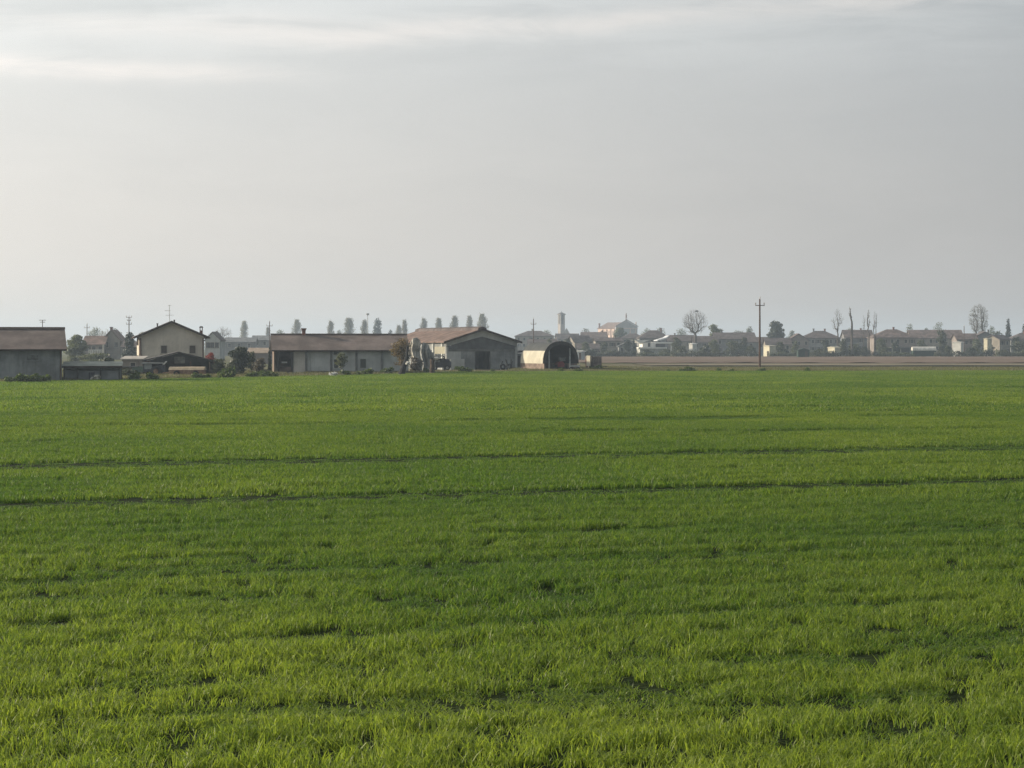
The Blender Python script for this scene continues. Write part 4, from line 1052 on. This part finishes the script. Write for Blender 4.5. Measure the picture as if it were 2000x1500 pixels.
# ------------------------------------------------------------------ village across the ploughed field
M_roofv = mat('faded_village_tiles', (0.16, 0.122, 0.112), 0.9, 0.2, 0.6, 0.2, wave=('X', 5.0), bump=0.04)
M_vpale = mat('dim_pale_render', (0.23, 0.235, 0.235), 0.9, 0.12, 0.5, 0.25)
H = [
 ('large hipped roof behind the pole left of the bell tower', 1004, 1084, 646, 657, 1000, 'h', M_beige, M_roofd, 1, 0, None),
 ('low house with pale wall just above the cream canvas shelter', 1030, 1090, 663, 673, 760, 'x', M_vpale, M_roofd, 0, 0, 3),
 ('long roof directly under the bell tower', 1086, 1134, 652, 662, 1080, 'x', M_beige, M_roofd, 0, .1, None),
 ('house with sunlit gable end right of the bell tower', 1118, 1160, 656, 668, 820, 'x', M_beige, M_roofd, 0, .42, None),
 ('roof behind the sunlit gable, left below the church', 1132, 1186, 649, 659, 1050, 'x', M_beige, M_roofv, 1, -.1, None),
 ('low dim house above the box trailer', 1126, 1172, 672, 681, 740, 'x', M_grey, M_roofd, 0, 0, 4),
 ('two storey house with a row of windows below the church', 1160, 1218, 660, 666, 770, 'x', M_beige, M_roofd, 1, .06, 4),
 ('dim roof just right of the church below its wall', 1212, 1262, 651, 661, 980, 'h', M_beige, M_roofd, 0, 0, None),
 ('broad dark hipped roof right of the church', 1246, 1312, 645, 661, 900, 'h', M_grey, M_roofd, 1, .05, None),
 ('low grey house with pale roof edge left of the white slab house', 1206, 1246, 668, 676, 750, 'y', M_vpale, M_roofg, 0, 0, 3),
 ('brown roofed house behind the large round bare tree', 1302, 1356, 655, 666, 860, 'x', M_beige, M_roofd, 1, -.08, None),
 ('low wide house right of the large round bare tree', 1352, 1404, 657, 668, 820, 'x', M_grey, M_roofd, 0, 0, None),
 ('long dark roof between the pale green tree and the tall lone pole', 1396, 1478, 650, 662, 860, 'x', M_grey, M_roofd, 1, .04, None),
 ('house in shade behind the tall lone pole', 1452, 1500, 659, 668, 800, 'x', M_vpale, M_roofd, 0, -.1, None),
 ('low house beneath the dark evergreen tree', 1494, 1548, 661, 672, 780, 'x', M_beige, M_roofd, 0, .05, 4),
 ('lower gabled wing left of the wide village house', 1538, 1582, 652, 664, 830, 'y', M_pink, M_roofv, 0, 0, 3),
 ('wide village house with low hipped roof left of the bare poplars', 1566, 1644, 646, 661, 870, 'h', M_vpale, M_roofd, 2, 0, 6),
 ('house standing behind the bare poplars', 1648, 1708, 645, 659, 880, 'x', M_grey, M_roofv, 1, .05, None),
 ('big red brown hipped house right of the bare poplars', 1704, 1792, 643, 660, 800, 'h', M_pink, M_roofv, 1, .03, 6),
 ('long red brown roof left of the thin power pole', 1778, 1884, 645, 660, 850, 'x', M_beige, M_roofv, 0, 0, 7),
 ('pinkish house with terracotta roof right of the thin power pole', 1866, 1912, 652, 662, 790, 'x', M_pink, M_roofv, 0, .08, 3),
 ('dim dark roofed house below the tall forked bare tree', 1898, 1950, 648, 660, 860, 'y', M_grey, M_roofd, 1, 0, None),
 ('sunlit cream house near the right edge', 1946, 1980, 655, 663, 760, 'x', M_beige, M_roofd, 0, .6, 2),
 ('shaded house with dark roof at the right edge', 1972, 2040, 650, 664, 830, 'h', M_grey, M_roofd, 1, 0, None),
]
for i, (lb, a, b, rg, ev, Yh, kd, wm, rm, ch, ro, wn) in enumerate(H):
    house(lb, a, b, rg, ev, Yh, kd, wm, rm, chim=ch, rot=ro, wins=wn, seed=i)

# modern house of white slabs
Y = 780.0
t = thing('slab_house', 'modern house with white flat roof slabs below the dark hipped roof', 'house', (gx(1278, Y), Y, 0), .12, 'houses of the far village')
k = Y / F
box_part('wall', M_concl, t, -28 * k, 20 * k, .5, 9, 0, gz(681, Y)); box_part('upper_wall', M_white, t, -22 * k, 4 * k, 1.5, 8, gz(678, Y), gz(669, Y))
box_part('roof_slab', M_white, t, -32 * k, 24 * k, -.8, 9.5, gz(681, Y) + .002, gz(678, Y) - .002)
MB().prism([(-38 * k, gz(664, Y)), (-8 * k, gz(664, Y)), (-24 * k, gz(669.5, Y)), (-30 * k, gz(669.5, Y))], 'y', .6, 8).build('roof_slab', M_white, t)
box_part('roof_slab', M_white, t, 2 * k, 36 * k, 0, 8, gz(671, Y), gz(668, Y))
MB().prism([(8 * k, gz(664, Y)), (26 * k, gz(659, Y)), (32 * k, gz(655, Y)), (32 * k, gz(657, Y)), (26 * k, gz(662, Y)), (8 * k, gz(666, Y))], 'y', 2, 9).build('roof_slab', mat('bluish_white_sheet', (.55, .57, .60), .6, .08, 1.0), t)
box_part('recess_shade_block', M_dark, t, 4.2 * k, 24 * k, 2.5, 8, gz(678, Y), gz(672, Y)); make_window(t, -9 * k, gz(677, Y), .8, 1.3, y=1.5)  # solid dark block stands in for the shade under the slab
box_part('garage_door', M_blued, t, -13 * k, 0, .4, .497, .1, gz(687, Y)); box_part('column', M_white, t, 33 * k, 34.5 * k, .2, .5, 0, gz(671, Y) - .002)

# little sunlit buildings between the houses
def hut(label, px0, px1, top, base, Y, wm, rm, rot=0.0, cat='hut', roof=.35):
    x0, x1 = gx(px0, Y), gx(px1, Y); w = (x1 - x0); h = gz(top, Y)
    t = thing('garden_hut', label, cat, ((x0 + x1) / 2, Y, 0), rot, 'small village outbuildings')
    box_part('wall', wm, t, -w / 2, w / 2, 0, 3, 0, h - roof)
    MB().prism([(-w / 2 - .2, h - roof + .002), (w / 2 + .2, h - roof + .002), (w / 2 + .1, h - roof + .14), (0, h), (-w / 2 - .1, h - roof + .14)], 'y', -.2, 3.2).build('roof', rm, t)
    box_part('door', M_shut, t, w * .1, w * .1 + min(.8, w * .35), -.05, -.003, .02, min(1.9, h - roof - .1))
    return t
hut('small pale yellow hut just right of the tall lone pole', 1489, 1505, 674, 690, 700, M_yellow, M_canvas, -.9)
hut('dark green canvas shelter at the edge of the ploughed field', 1559, 1581, 680, 695, 660, M_pavil, M_pavil, 0, 'shelter', .7)
hut('low pale yellow hut left of the bare poplars', 1615, 1632, 677, 686, 690, M_yellow, M_yellow, -.8)
hut('small white hut below the long red brown roof', 1860, 1877, 667, 679, 720, M_white, M_white, -.5)
hut('little cream wall with hut left of the sunlit cream house', 1921, 1929, 660, 668, 700, M_yellow, M_canvas, -.7)
hut('tiny white hut behind the large round bare tree', 1345, 1353, 670, 690, 720, M_white, M_white, -.6)
hut('pale bluish hut behind the right side of the canvas shelter', 1122, 1136, 684, 700, 520, mat('pale_blue_paint', (.5, .56, .58), .6, .05, 1.0), M_white, -.3)
t = thing('polytunnel', 'long low white tunnel before the dark glass of the red brown house', 'polytunnel', (gx(1806, 700), 700, 0), 0)
pr = [(math.cos(math.pi * i / 10) * 1.6 + 1.6, 2.05 + math.sin(math.pi * i / 10) * (gz(677, 700) - 2.05)) for i in range(11)]
MB().prism(pr, 'x', -23 / F * 700, 23 / F * 700).build('film', M_film, t); box_part('base_wall', M_pavil, t, -22.5 / F * 700, 22.5 / F * 700, .15, 3.05, 0, 2.048)
t = thing('carport', 'dark open carport before the big red brown hipped house', 'carport', (gx(1764, 770), 770, 0), 0)
box_part('roof', M_roofg, t, -4.2, 6.5, -.5, 6, 2.9, 3.08); box_part('back_wall', M_blued, t, -4, 6.3, 5.4, 5.6, 0, 2.898)
for q in (-4, -1, 2.4, 6.1): box_part('post', M_steel, t, q, q + .2, -.3, -.1, 0, 2.898)

# garden fence along the far side of the ploughed field
t = thing('garden_fence', 'pale post fence in front of the gardens left of the lone pole', 'fence', (gx(1400, 705), 705, 0))
for i, px in enumerate(range(1318, 1482, 9)):
    xx = gx(px, 705) - gx(1400, 705); box_part('post', M_concl, t, xx - .11, xx + .11, -.1, .12, 0, 1.75)
for zz in (.6, 1.25): box_part('rail', M_steel, t, gx(1318, 705) - gx(1400, 705), gx(1478, 705) - gx(1400, 705), .13, .2, zz, zz + .1)

# bell tower
Y = 1650.0; k = Y / F
t = thing('bell_tower', 'slender church bell tower with open belfry rising over the village', 'bell tower', (gx(1096.5, Y), Y, 0), math.radians(28))
w = 13.5 * k / (math.cos(math.radians(28)) + math.sin(math.radians(28))) ; zt = gz(615, Y); zb = gz(633, Y)
b = w / 2
M_tower = mat('pale_tower_plaster', (.36, .33, .31), .9, .08, .3, .2)
box_part('shaft', M_tower, t, -b, b, -b, b, 0, zb)
for sx in (-1, 1):
    for sy in (-1, 1): box_part('belfry_pier', M_tower, t, sx * (b - .55) - .55, sx * (b - .55) + .55, sy * (b - .55) - .55, sy * (b - .55) + .55, zb + .002, zt)
box_part('belfry_shade_core', mat('belfry_shade_brick', (.07, .045, .042), .9, .1, 1.0), t, -b + .7, b - .7, -b + .7, b - .7, zb + .002, zt)  # dark brick block added inside, its colour standing for belfry shade
box_part('string_course', M_tower, t, -b - .2, b + .2, -b - .2, b + .2, zb - .5, zb - .1)
box_part('cornice', M_tower, t, -b - .55, b + .55, -b - .55, b + .55, zt + .002, zt + .5)
MB().add([(-b - .7, -b - .7, zt + .502), (b + .7, -b - .7, zt + .502), (b + .7, b + .7, zt + .502), (-b - .7, b + .7, zt + .502), (0, 0, gz(609.5, Y))], [(0, 3, 2, 1), (0, 1, 4), (1, 2, 4), (2, 3, 4), (3, 0, 4)]).build('roof', M_roofd, t)
MB().tube([(0, 0, gz(610, Y)), (0, 0, gz(607, Y))], .12, 5).build('finial', M_trim, t)
house('steep roofed chapel wing at the right foot of the bell tower', 1099, 1114, 641, 652, 1640, 'y', M_beige, M_roofd, wins=1, rows=1)

# church
Y = 1680.0; k = Y / F
t = thing('church', 'tall pale pink church with statue on its pediment', 'church', (gx(1224, Y), Y, 0), math.radians(24))
w = 43 * k / math.cos(math.radians(24)) ; he, hr = gz(638, Y), gz(626, Y); D = 33.0
M_church = mat('pink_lit_church_plaster', (.60, .45, .37), .9, .08, .2, .2)  # pink plaster brightened as the sunlit copy
MB().prism(gable_profile(w, he, hr, 0), 'y', 0, 1.6).build('facade', mat('shaded_church_plaster', (.30, .295, .29), .9, .1, .2, .2), t)  # facade gets a greyer copy of the plaster, shade painted in
he2, hr2 = he - 1.2, hr - 1.6
MB().prism(gable_profile(w - 1.5, he2, hr2, .05), 'y', 1.61, D).build('nave', M_church, t)
rf = MB().prism(chevron(w - 1.5, he2, hr2, .7, .35), 'y', 1.62, D + .5).build('roof', M_roofr, t)
MB().prism([(-w / 2 - .6, he - .1), (0, hr + .2), (w / 2 + .6, he - .1), (w / 2 + .6, he + .45), (0, hr + .85), (-w / 2 - .6, he + .45)], 'y', -.5, -.003).build('pediment_cornice', M_trim, t)
box_part('string_course', M_church, t, -w / 2 - .2, w / 2 + .2, -.25, -.003, he - 1.6, he - 1.0)
for q in (-.42, -.16, .16, .42): box_part('pilaster', M_church, t, q * w - .5, q * w + .5, -.3, -.004, 0, he - 1.62)
MB().lathe([(.5, 0), (.6, .8), (.35, 1.0), (.55, 2.2), (.6, 3.6), (.35, 4.6), (.4, 5.2), (.1, 5.7)], 8, (0, .8, hr + .3)).build('statue', M_brick, t)
MB().lathe([(.5, 0), (.6, .6), (.35, .9), (.5, 2.2), (.3, 3.4), (.1, 3.9)], 8, (w / 2 - .8, .8, he + .1)).build('statue', M_church, t)
MB().lathe([(.7, 0), (.7, 3.2), (1.0, 3.3), (1.0, 3.7), (.5, 4.1)], 8, (-w / 2 + 1.0, D - 2, he2)).build('chimney', M_brick, t)
for i in range(4): MB().box(-w / 2 + .7, -w / 2 + .78, 5.6 + i * 7, 7.4 + i * 7, he2 - 5.5, he2 - 2).build('window', M_shut, t)
for i in range(4): box_part('buttress', M_church, t, -w / 2 - .2, -w / 2 + .745, 2.6 + i * 7, 3.8 + i * 7, 0, he2 - .9)

# ------------------------------------------------------------------ trees near the village
bare_tree('bare_tree', 'large round leafless tree with dark nest in its crown', 1358, 602, 800, 3, wpx=54, cb=.42, N=1500, minr=.018)
n_ = leaf_mass([(0, 0, 0, .62, .62, .5)], 160, .22, 77).build('bird_nest', M_dark); n_.location = (gx(1361, 800), 800, gz(608.5, 800)); tag(n_, 'dark bird nest high in the large round leafless tree', 'nest')
bare_tree('bare_tree', 'thin upright leafless tree, leftmost of the bare poplars', 1636, 600, 720, 11, wpx=30, cb=.45, N=110, shape='fan', minr=.028)
bare_tree('bare_tree', 'tall single stemmed snag with few branches among the bare poplars', 1664, 594, 720, 12, wpx=9, cb=.74, N=22, shape='spire', minr=.075, lean=-.9)
bare_tree('bare_tree', 'thin leafless tree between the snag and the straight dark poplar', 1687, 608, 730, 13, wpx=14, cb=.45, N=50, shape='spire', minr=.018)
bare_tree('bare_tree', 'straight dark leafless poplar right of the snag', 1697, 603, 715, 14, wpx=12, cb=.6, N=30, shape='spire', minr=.05)
bare_tree('bare_tree', 'rightmost bare poplar with bent forked stem', 1709, 606, 715, 15, wpx=18, cb=.5, N=40, shape='fan', minr=.04, stems=2)
bare_tree('bare_tree', 'tall twin stemmed bare tree near the right edge', 1912, 592, 880, 16, wpx=42, cb=.36, N=1500, shape='round', minr=.018, stems=2, bud=2)
bare_tree('bare_tree', 'hazy leafless tree right behind the cream farmhouse', 436, 635, 900, 18, wpx=42, cb=.25, N=700, minr=.022, group='hazy trees behind the farm')
bare_tree('bare_tree', 'hazy leafless tree above the hazy beige house', 207, 641, 800, 19, wpx=42, cb=.3, N=500, minr=.022, bud=2, group='hazy trees behind the farm')
leafy('spring_tree', 'pale green tree right of the large round leafless tree', 'tree', 1397, 635, 900, 44, L_spring, 71, 3000, .35, stem=.2, group='leafy trees by the village')
leafy('spring_tree', 'pale green tree in front of the church', 'tree', 1211, 641, 1100, 36, L_spring, 72, 2600, .42, stem=.2, group='leafy trees by the village')
leafy('spring_tree', 'round greyish budding tree above the red brown hipped house', 'tree', 1776, 633, 1000, 28, L_olive, 73, 700, .25, stem=.25, group='leafy trees by the village')
leafy('spring_tree', 'round greyish budding tree above the long red brown roof', 'tree', 1834, 629, 1000, 34, L_olive, 74, 900, .25, stem=.25, group='leafy trees by the village')
leafy('evergreen_tree', 'large dark evergreen tree right of the tall lone pole', 'tree', 1513, 629, 880, 50, L_ever, 75, 5200, .42, stem=.06, group='leafy trees by the village')
leafy('evergreen_tree', 'dark tree before the long red brown roof', 'tree', 1838, 646, 760, 26, L_shrub, 76, 1500, .3, stem=.15, group='leafy trees by the village')
leafy('conifer', 'dark pointed conifer near the right edge', 'tree', 1969, 622, 880, 26, L_bluec, 77, 2000, .35, stem=.08, taper=.75, group='leafy trees by the village')
leafy('conifer', 'dark conifer touching the right edge', 'tree', 2000, 636, 900, 20, L_bluec, 78, 1500, .35, stem=.08, taper=.7, group='leafy trees by the village')
leafy('conifer', 'blue grey conifer left of the cream farmhouse', 'tree', 253, 651, 430, 38, L_bluec, 79, 3600, .2, stem=.05, taper=.55, group='hazy trees behind the farm')
leafy('conifer', 'small dark pointed conifer above the low grey house', 'tree', 1238, 662, 730, 16, L_bluec, 80, 900, .28, stem=.06, taper=.7, group='leafy trees by the village')
leafy('spring_tree', 'pale olive tree mass between grey shed and hazy beige house', 'tree', 148, 656, 470, 56, L_spring, 81, 4200, .24, stem=.05, group='hazy trees behind the farm')
leafy('conifer', 'hazy dark blue conifer among the poplars behind the stable', 'tree', 737, 625, 1250, 28, L_bluec, 82, 2400, .5, stem=.05, taper=.35, group='hazy trees behind the farm')
leafy('conifer', 'small hazy conifer right of the dark blue conifer', 'tree', 762, 645, 1250, 16, L_bluec, 83, 900, .45, stem=.05, taper=.4, group='hazy trees behind the farm')
SHR = [(1150, 683, 690, 40, 'dim hedge bush above the upright cream board'), (1196, 686, 690, 54, 'dark garden hedge below the house with a row of windows'), (1330, 676, 720, 30, 'dark shrub left of the large round tree trunk'),
       (1378, 676, 715, 36, 'dark shrub right of the large round tree trunk'), (1432, 667, 730, 44, 'broad dark evergreen shrub in the garden left of the lone pole'), (1466, 676, 720, 24, 'dark shrub just left of the lone pole'),
       (1531, 683, 700, 26, 'shrub between the yellow hut and the green canvas shelter'), (1600, 682, 690, 30, 'low shrub left of the low yellow hut'), (1668, 672, 725, 36, 'dark shrub at the foot of the tall snag'),
       (1690, 678, 722, 24, 'shrub under the straight dark poplar'), (1728, 679, 705, 30, 'shrub left of the dark carport'), (1852, 676, 700, 20, 'shrub left of the small white hut'), (1894, 680, 700, 34, 'low shrub right of the thin power pole'),
       (1930, 668, 715, 30, 'dark leafy bush left of the sunlit cream house'), (1990, 668, 700, 44, 'dark bush below the shaded house at the right edge'), (1262, 684, 700, 26, 'low bush left of the white slab house'), (1300, 682, 700, 30, 'low bush right of the white slab house'),
       (1075, 664, 720, 26, 'bush above the left side of the canvas shelter'), (1108, 662, 730, 26, 'bush rising behind the arch of the canvas shelter')]
for i, (px, top, Yb, wp, lb) in enumerate(SHR): leafy('garden_shrub', lb, 'bush', px, top, Yb, wp, L_shrub if i % 3 else L_ever, 200 + i, 1300, .3, group='garden shrubs of the village')

GT = [(1142, 668, 735, 24, 'olive tree standing behind the upright cream board'), (1226, 664, 740, 20, 'dark tree in front of the roof right of the church'), (1322, 660, 740, 26, 'olive tree between white slab house and round bare tree'), (1394, 664, 735, 30, 'dark tree below the pale green tree'), (1452, 660, 745, 24, 'dark tree before the house behind the lone pole'),
      (1522, 668, 740, 26, 'olive tree below the dark evergreen tree'), (1553, 666, 735, 18, 'dark tree above the green canvas shelter'), (1612, 664, 740, 24, 'olive tree before the wide hipped village house'), (1646, 662, 745, 20, 'dim tree just right of the leftmost bare poplar'), (1720, 662, 735, 30, 'dark tree right of the bare poplars'), (1750, 668, 730, 22, 'olive tree before the carport'),
      (1800, 665, 760, 26, 'dim tree behind the long low white tunnel'), (1908, 662, 735, 28, 'dark tree below the twin stemmed bare tree'), (1986, 658, 735, 30, 'dark tree right of the sunlit cream house'), (1180, 668, 735, 18, 'olive tree left of the row of windows')]
for i, (px, top, Yb, wp, lb) in enumerate(GT): leafy('garden_tree', lb, 'tree', px, top, Yb, wp, (L_olive, L_ever, L_shrub)[i % 3], 1500 + i, 1100, .26, stem=.15, group='garden trees of the village')
leafy('thorn_bush', 'wide olive scrub below the terrace of the hazy beige house', 'bush', 186, 691, 400, 96, L_olive, 1601, 2600, .2, group='hazy trees behind the farm')
HED = [(1128, 1182, 1.7, 'dim hedge behind the box trailer along the village gardens'), (1186, 1248, 2.3, 'dim hedge below the house with a row of windows'), (1250, 1312, 1.6, 'low hedge in front of the white slab house'), (1314, 1420, 2.0, 'long uneven hedge below the large round bare tree'),
       (1424, 1482, 2.6, 'tall dark hedge left of the lone pole'), (1506, 1556, 1.9, 'hedge between the lone pole and the green canvas shelter'), (1584, 1640, 2.0, 'hedge below the wide hipped village house'), (1642, 1718, 2.4, 'hedge at the feet of the bare poplars'),
       (1722, 1782, 1.5, 'low hedge before the dark carport'), (1830, 1886, 2.2, 'hedge below the small white hut'), (1890, 1944, 2.6, 'tall hedge below the twin stemmed bare tree'), (1948, 2060, 2.2, 'hedge below the sunlit cream house at the right edge')]
for i, (a, b, h, lb) in enumerate(HED):
    r = random.Random(900 + i); Yh = 688 + r.uniform(-6, 6); x0, x1 = gx(a, Yh), gx(b, Yh); L = []
    t = thing('hedge', lb, 'hedge', ((x0 + x1) / 2, Yh, 0), 0, 'hedges along the village gardens')
    q = x0
    while q < x1:
        hh = h * r.uniform(.6, 1.25); L.append((q - (x0 + x1) / 2, r.uniform(-.4, .4), hh * .45, r.uniform(.9, 1.6), .9, hh * .55)); q += r.uniform(.8, 1.5)
    leaf_mass(L, int((x1 - x0) * 150), .2, 950 + i).build('foliage', (L_shrub, L_ever, L_olive)[i % 3], t)
    st = MB(); q = x0 + .5
    while q < x1: st.tube([(q - (x0 + x1) / 2, 0, 0), (q - (x0 + x1) / 2 + r.uniform(-.2, .2), 0, h * .8)], [.06, .03], 5); q += 2.2
    st.build('stems', M_bark, t)

# ------------------------------------------------------------------ poplar row far behind the farm
def poplar_mesh(seed, H=24.0, W_=4.6):
    r = random.Random(seed); tr = MB(); tw = MB(); lf = MB()
    tr.tube([(0, 0, 0), (r.uniform(-.2, .2), 0, H * .5), (r.uniform(-.3, .3), 0, H * .97)], [.42, .24, .04], 6)
    for i in range(170):
        f = r.uniform(.14, .93); z = H * f; a = r.uniform(0, 6.283); rad = W_ * (min(1, (1.04 - f) * (1.3 + .5 * (seed % 3))) ** .75) * r.uniform(.5, 1.0)
        L = r.uniform(2.5, 5.0) * min(1, (1 - f) * 2.2 + .15); p0 = Vector((0, 0, z)); p2 = Vector((math.cos(a) * rad, math.sin(a) * rad, min(H, z + L))); p1 = p0.lerp(p2, .5) + Vector((math.cos(a) * rad * .2, math.sin(a) * rad * .2, 0))
        tw.tube([p0, p1, p2], [.07, .05, .025], 3, cap=False)
        for _ in range(8):
            b0 = p0.lerp(p2, r.uniform(.25, 1)); e = b0 + Vector((r.gauss(0, .5), r.gauss(0, .5), r.uniform(.5, 1.8)))
            tw.tube([b0, e], [.035, .02], 3, cap=False)
            for _ in range(2):
                c = b0.lerp(e, r.random()) + Vector((r.gauss(0, .3), r.gauss(0, .3), r.gauss(0, .3))); s = r.uniform(.16, .32)
                v1 = Vector((r.gauss(0, 1), r.gauss(0, 1), r.gauss(0, 1))).normalized() * s; v2 = v1.orthogonal().normalized() * s * .8
                lf.add([c - v1, c - v2, c + v1, c + v2], [(0, 1, 2, 3)])
    out = []
    for mb, nm, m in ((tr, 'trunk', M_bark), (tw, 'crown', M_twig), (lf, 'leaves', leaf_mat('poplar_bud_hazed', (.15, .145, .11), (.21, .20, .15)))):  # bud colour lightened to paint haze over the poplars
        me = mb.mesh(nm); me.materials.append(m); out.append((nm, me))
    return out
PM = [poplar_mesh(500 + i, W_=3.3 + .6 * (i % 3)) for i in range(5)]
ORD = ['first', 'second', 'third', 'fourth', 'fifth', 'sixth', 'seventh', 'eighth', 'ninth', 'tenth', 'eleventh', 'twelfth', 'thirteenth']
POP = [(477, 627, 'narrow hazy poplar standing alone between farmhouse and stable'), (523, 640, 'short hazy poplar beside the pole at the stable'), (580, 625, 'hazy poplar just left of the stable chimney'),
       (646, 627, 'first hazy poplar right of the stable chimney'), (682, 621, 'broad hazy poplar, second right of the stable chimney'), (712, 625, 'hazy poplar touching the thin mast'), (790, 626, 'hazy poplar right of the dark blue conifer'),
       (779, 636, 'short pale poplar close right of the dark blue conifer'), (828, 622, 'hazy poplar above the left end of the barn roof'), (857, 621, 'second hazy poplar above the barn roof'), (888, 617, 'third hazy poplar above the barn roof'), (917, 618, 'fourth hazy poplar above the barn roof'), (942, 614, 'rightmost hazy poplar behind the barn ridge')]
for i, (px, top, lb) in enumerate(POP):
    Yp = 1350 + 30 * (i % 3); Hh = gz(top, Yp); s = Hh / 24.0
    t = thing('poplar_tree', lb, 'tree', (gx(px, Yp), Yp, 0), i * 1.3, 'poplars in a row behind the farm')
    wide = (1.45 if i == 4 else 1.0) * 1.12
    for nm, me in PM[i % 5]: inst(nm, me, t, scale=(s * wide, s * wide, s))
HAZ = [(186, 640, 1050, 40, 'bluish hazy tree rising left above the hazy beige house'), (226, 641, 1100, 34, 'bluish hazy tree right above the hazy beige house'), (280, 650, 1000, 30, 'hazy tree at the left eave of the cream farmhouse'), (420, 648, 900, 40, 'hazy tree mass right of the farmhouse chimney'),
       (548, 646, 1300, 34, 'low hazy tree mass above the left end of the stable roof'), (664, 646, 1300, 26, 'low hazy tree between the first two poplars right of the chimney'), (1070, 646, 1250, 34, 'hazy tree mass left of the bell tower foot'), (1146, 641, 1350, 30, 'hazy leafless looking tree between bell tower and church'),
       (1262, 642, 1300, 30, 'hazy round tree right beside the church'), (1290, 641, 1300, 34, 'hazy tree mass above the broad dark hipped roof'), (1330, 643, 1250, 36, 'hazy tree mass left behind the large round bare tree'), (1440, 645, 1300, 44, 'low hazy trees above the long dark roof'), (1464, 640, 1200, 22, 'hazy thin tree just left of the lone pole'),
       (1545, 646, 1250, 26, 'hazy tree right beside the dark evergreen tree'), (1660, 642, 1250, 50, 'hazy trees behind the bare poplars'), (1808, 640, 1300, 16, 'small hazy tree between the two round budding trees'), (1938, 638, 1250, 30, 'hazy tree right of the twin stemmed bare tree'), (1950, 646, 960, 40, 'dim tree mass left of the pointed conifer')]
for i, (px, top, Yb, wp, lb) in enumerate(HAZ): leafy('hazy_tree', lb, 'tree', px, top, Yb, wp, (L_olive, L_shrub)[i % 2], 1200 + i, 1300, .34, stem=.12, group='hazy trees along the skyline')
# distant wood behind the village and the farm that reads as one mass
r = random.Random(77); lm = []
for i in range(120):
    Yw = r.uniform(1750, 2300); px = r.uniform(-150, 2150); h = r.uniform(5, 10)
    lm.append((gx(px, Yw), Yw, h * .5, r.uniform(7, 16), 6, h * .55))
o = leaf_mass(lm, 26000, 1.0, 78).build('distant_wood', L_shrub); o['kind'] = 'stuff'; tag(o, 'low hazy belt of far woods along the horizon', 'wood')

# ------------------------------------------------------------------ weeds along the field edge
wm_ = [leaf_mass([(0, 0, .25, .45, .3, .25), (.35, .1, .2, .3, .25, .2), (-.3, 0, .3, .25, .25, .3)], 260, .09, 700 + i).mesh('foliage') for i in range(4)]
for m_ in wm_: m_.materials.append(L_weed)
WD = [(22, 739, 1.1, 'leftmost dark weed tuft below the long grey shed'), (46, 738, 1.5, 'bushy weed tuft below the middle of the grey shed'), (66, 738, 1.2, 'pointed weed tuft below the right half of the grey shed'), (82, 740, 1.3, 'flat weed tuft below the right end of the grey shed'),
      (262, 740, 1.5, 'flat weed tuft below the pale hut'), (297, 740, 1.3, 'grey green weed tuft before the tractor'), (388, 739, 1.2, 'dark weed tuft below the right end of the trailer'), (408, 738, .9, 'small weed tuft right of the trailer'),
      (445, 736, 1.6, 'tall weed tuft below the large round bush'), (492, 738, 1.2, 'weed tuft at the left end of the stable, first of three'), (512, 738, 1.4, 'weed tuft at the left end of the stable, middle of three'), (530, 738, 1.2, 'weed tuft at the left end of the stable, last of three'),
      (675, 735, 1.2, 'weed tuft under the small grey green tree'), (699, 734, .9, 'small round weed tuft below the stable window'), (718, 733, 1.1, 'upright weed tuft right of the stable window'), (756, 735, 1.5, 'flat weed tuft below the right end of the stable'),
      (833, 731, 1.1, 'round weed tuft at the brown stump'), (908, 731, 1.4, 'weed tuft in the grass before the barn front'), (963, 731, .8, 'tiny weed tuft below the barn doorway'), (1095, 728, 1.2, 'weed tuft below the canvas shelter opening'), (1130, 728, 1.2, 'weed tuft below the right foot of the shelter'),
      (1305, 727, .9, 'tiny weed tuft below the white slab house'), (1348, 726, 1.6, 'dark weed tuft below the large round bare tree'), (1334, 726, 1.0, 'small weed tuft left of the tuft below the round bare tree'), (1404, 725, 1.2, 'flat weed tuft below the pale green tree'), (1428, 724, .9, 'thin weed tuft left of the lone pole'), (1488, 723, 1.2, 'low weed tuft at the foot of the lone pole'), (1577, 723, 1.3, 'weed tuft right of the lone pole below the green shelter')]
for i, (px, py, s, lb) in enumerate(WD):
    x_ = gx(px, gY(py + 1.5)); s *= (1.25 if px < 1000 else 1.0); Yw = float(edge_y(x_)) - 1.0; x_ = gx(px, Yw)
    t = thing('weed_tuft', lb, 'weeds', (x_, Yw, 0), i * 1.1, 'weed tufts along the field edge')
    inst('foliage', wm_[i % 4], t, scale=(s, s, s * .85 * (1.35 if i in (2, 8, 14) else 1)))

# ------------------------------------------------------------------ the hazy air
hz = MB().box(-3650, 3650, -420, 4950, -1.2, 48).build('haze', None)
hm = bpy.data.materials.new('hazy_air'); hm.use_nodes = True; hm.node_tree.nodes.clear()
ho = hm.node_tree.nodes.new('ShaderNodeOutputMaterial'); hv = hm.node_tree.nodes.new('ShaderNodeVolumePrincipled')
hv.inputs['Color'].default_value = (.68, .83, 1.0, 1); hv.inputs['Density'].default_value = 0.00026; hv.inputs['Anisotropy'].default_value = 0.25
hm.node_tree.links.new(hv.outputs[0], ho.inputs['Volume'])
hz.data.materials.append(hm); hz['kind'] = 'stuff'; tag(hz, 'thin pale haze lying over the fields and village', 'haze')
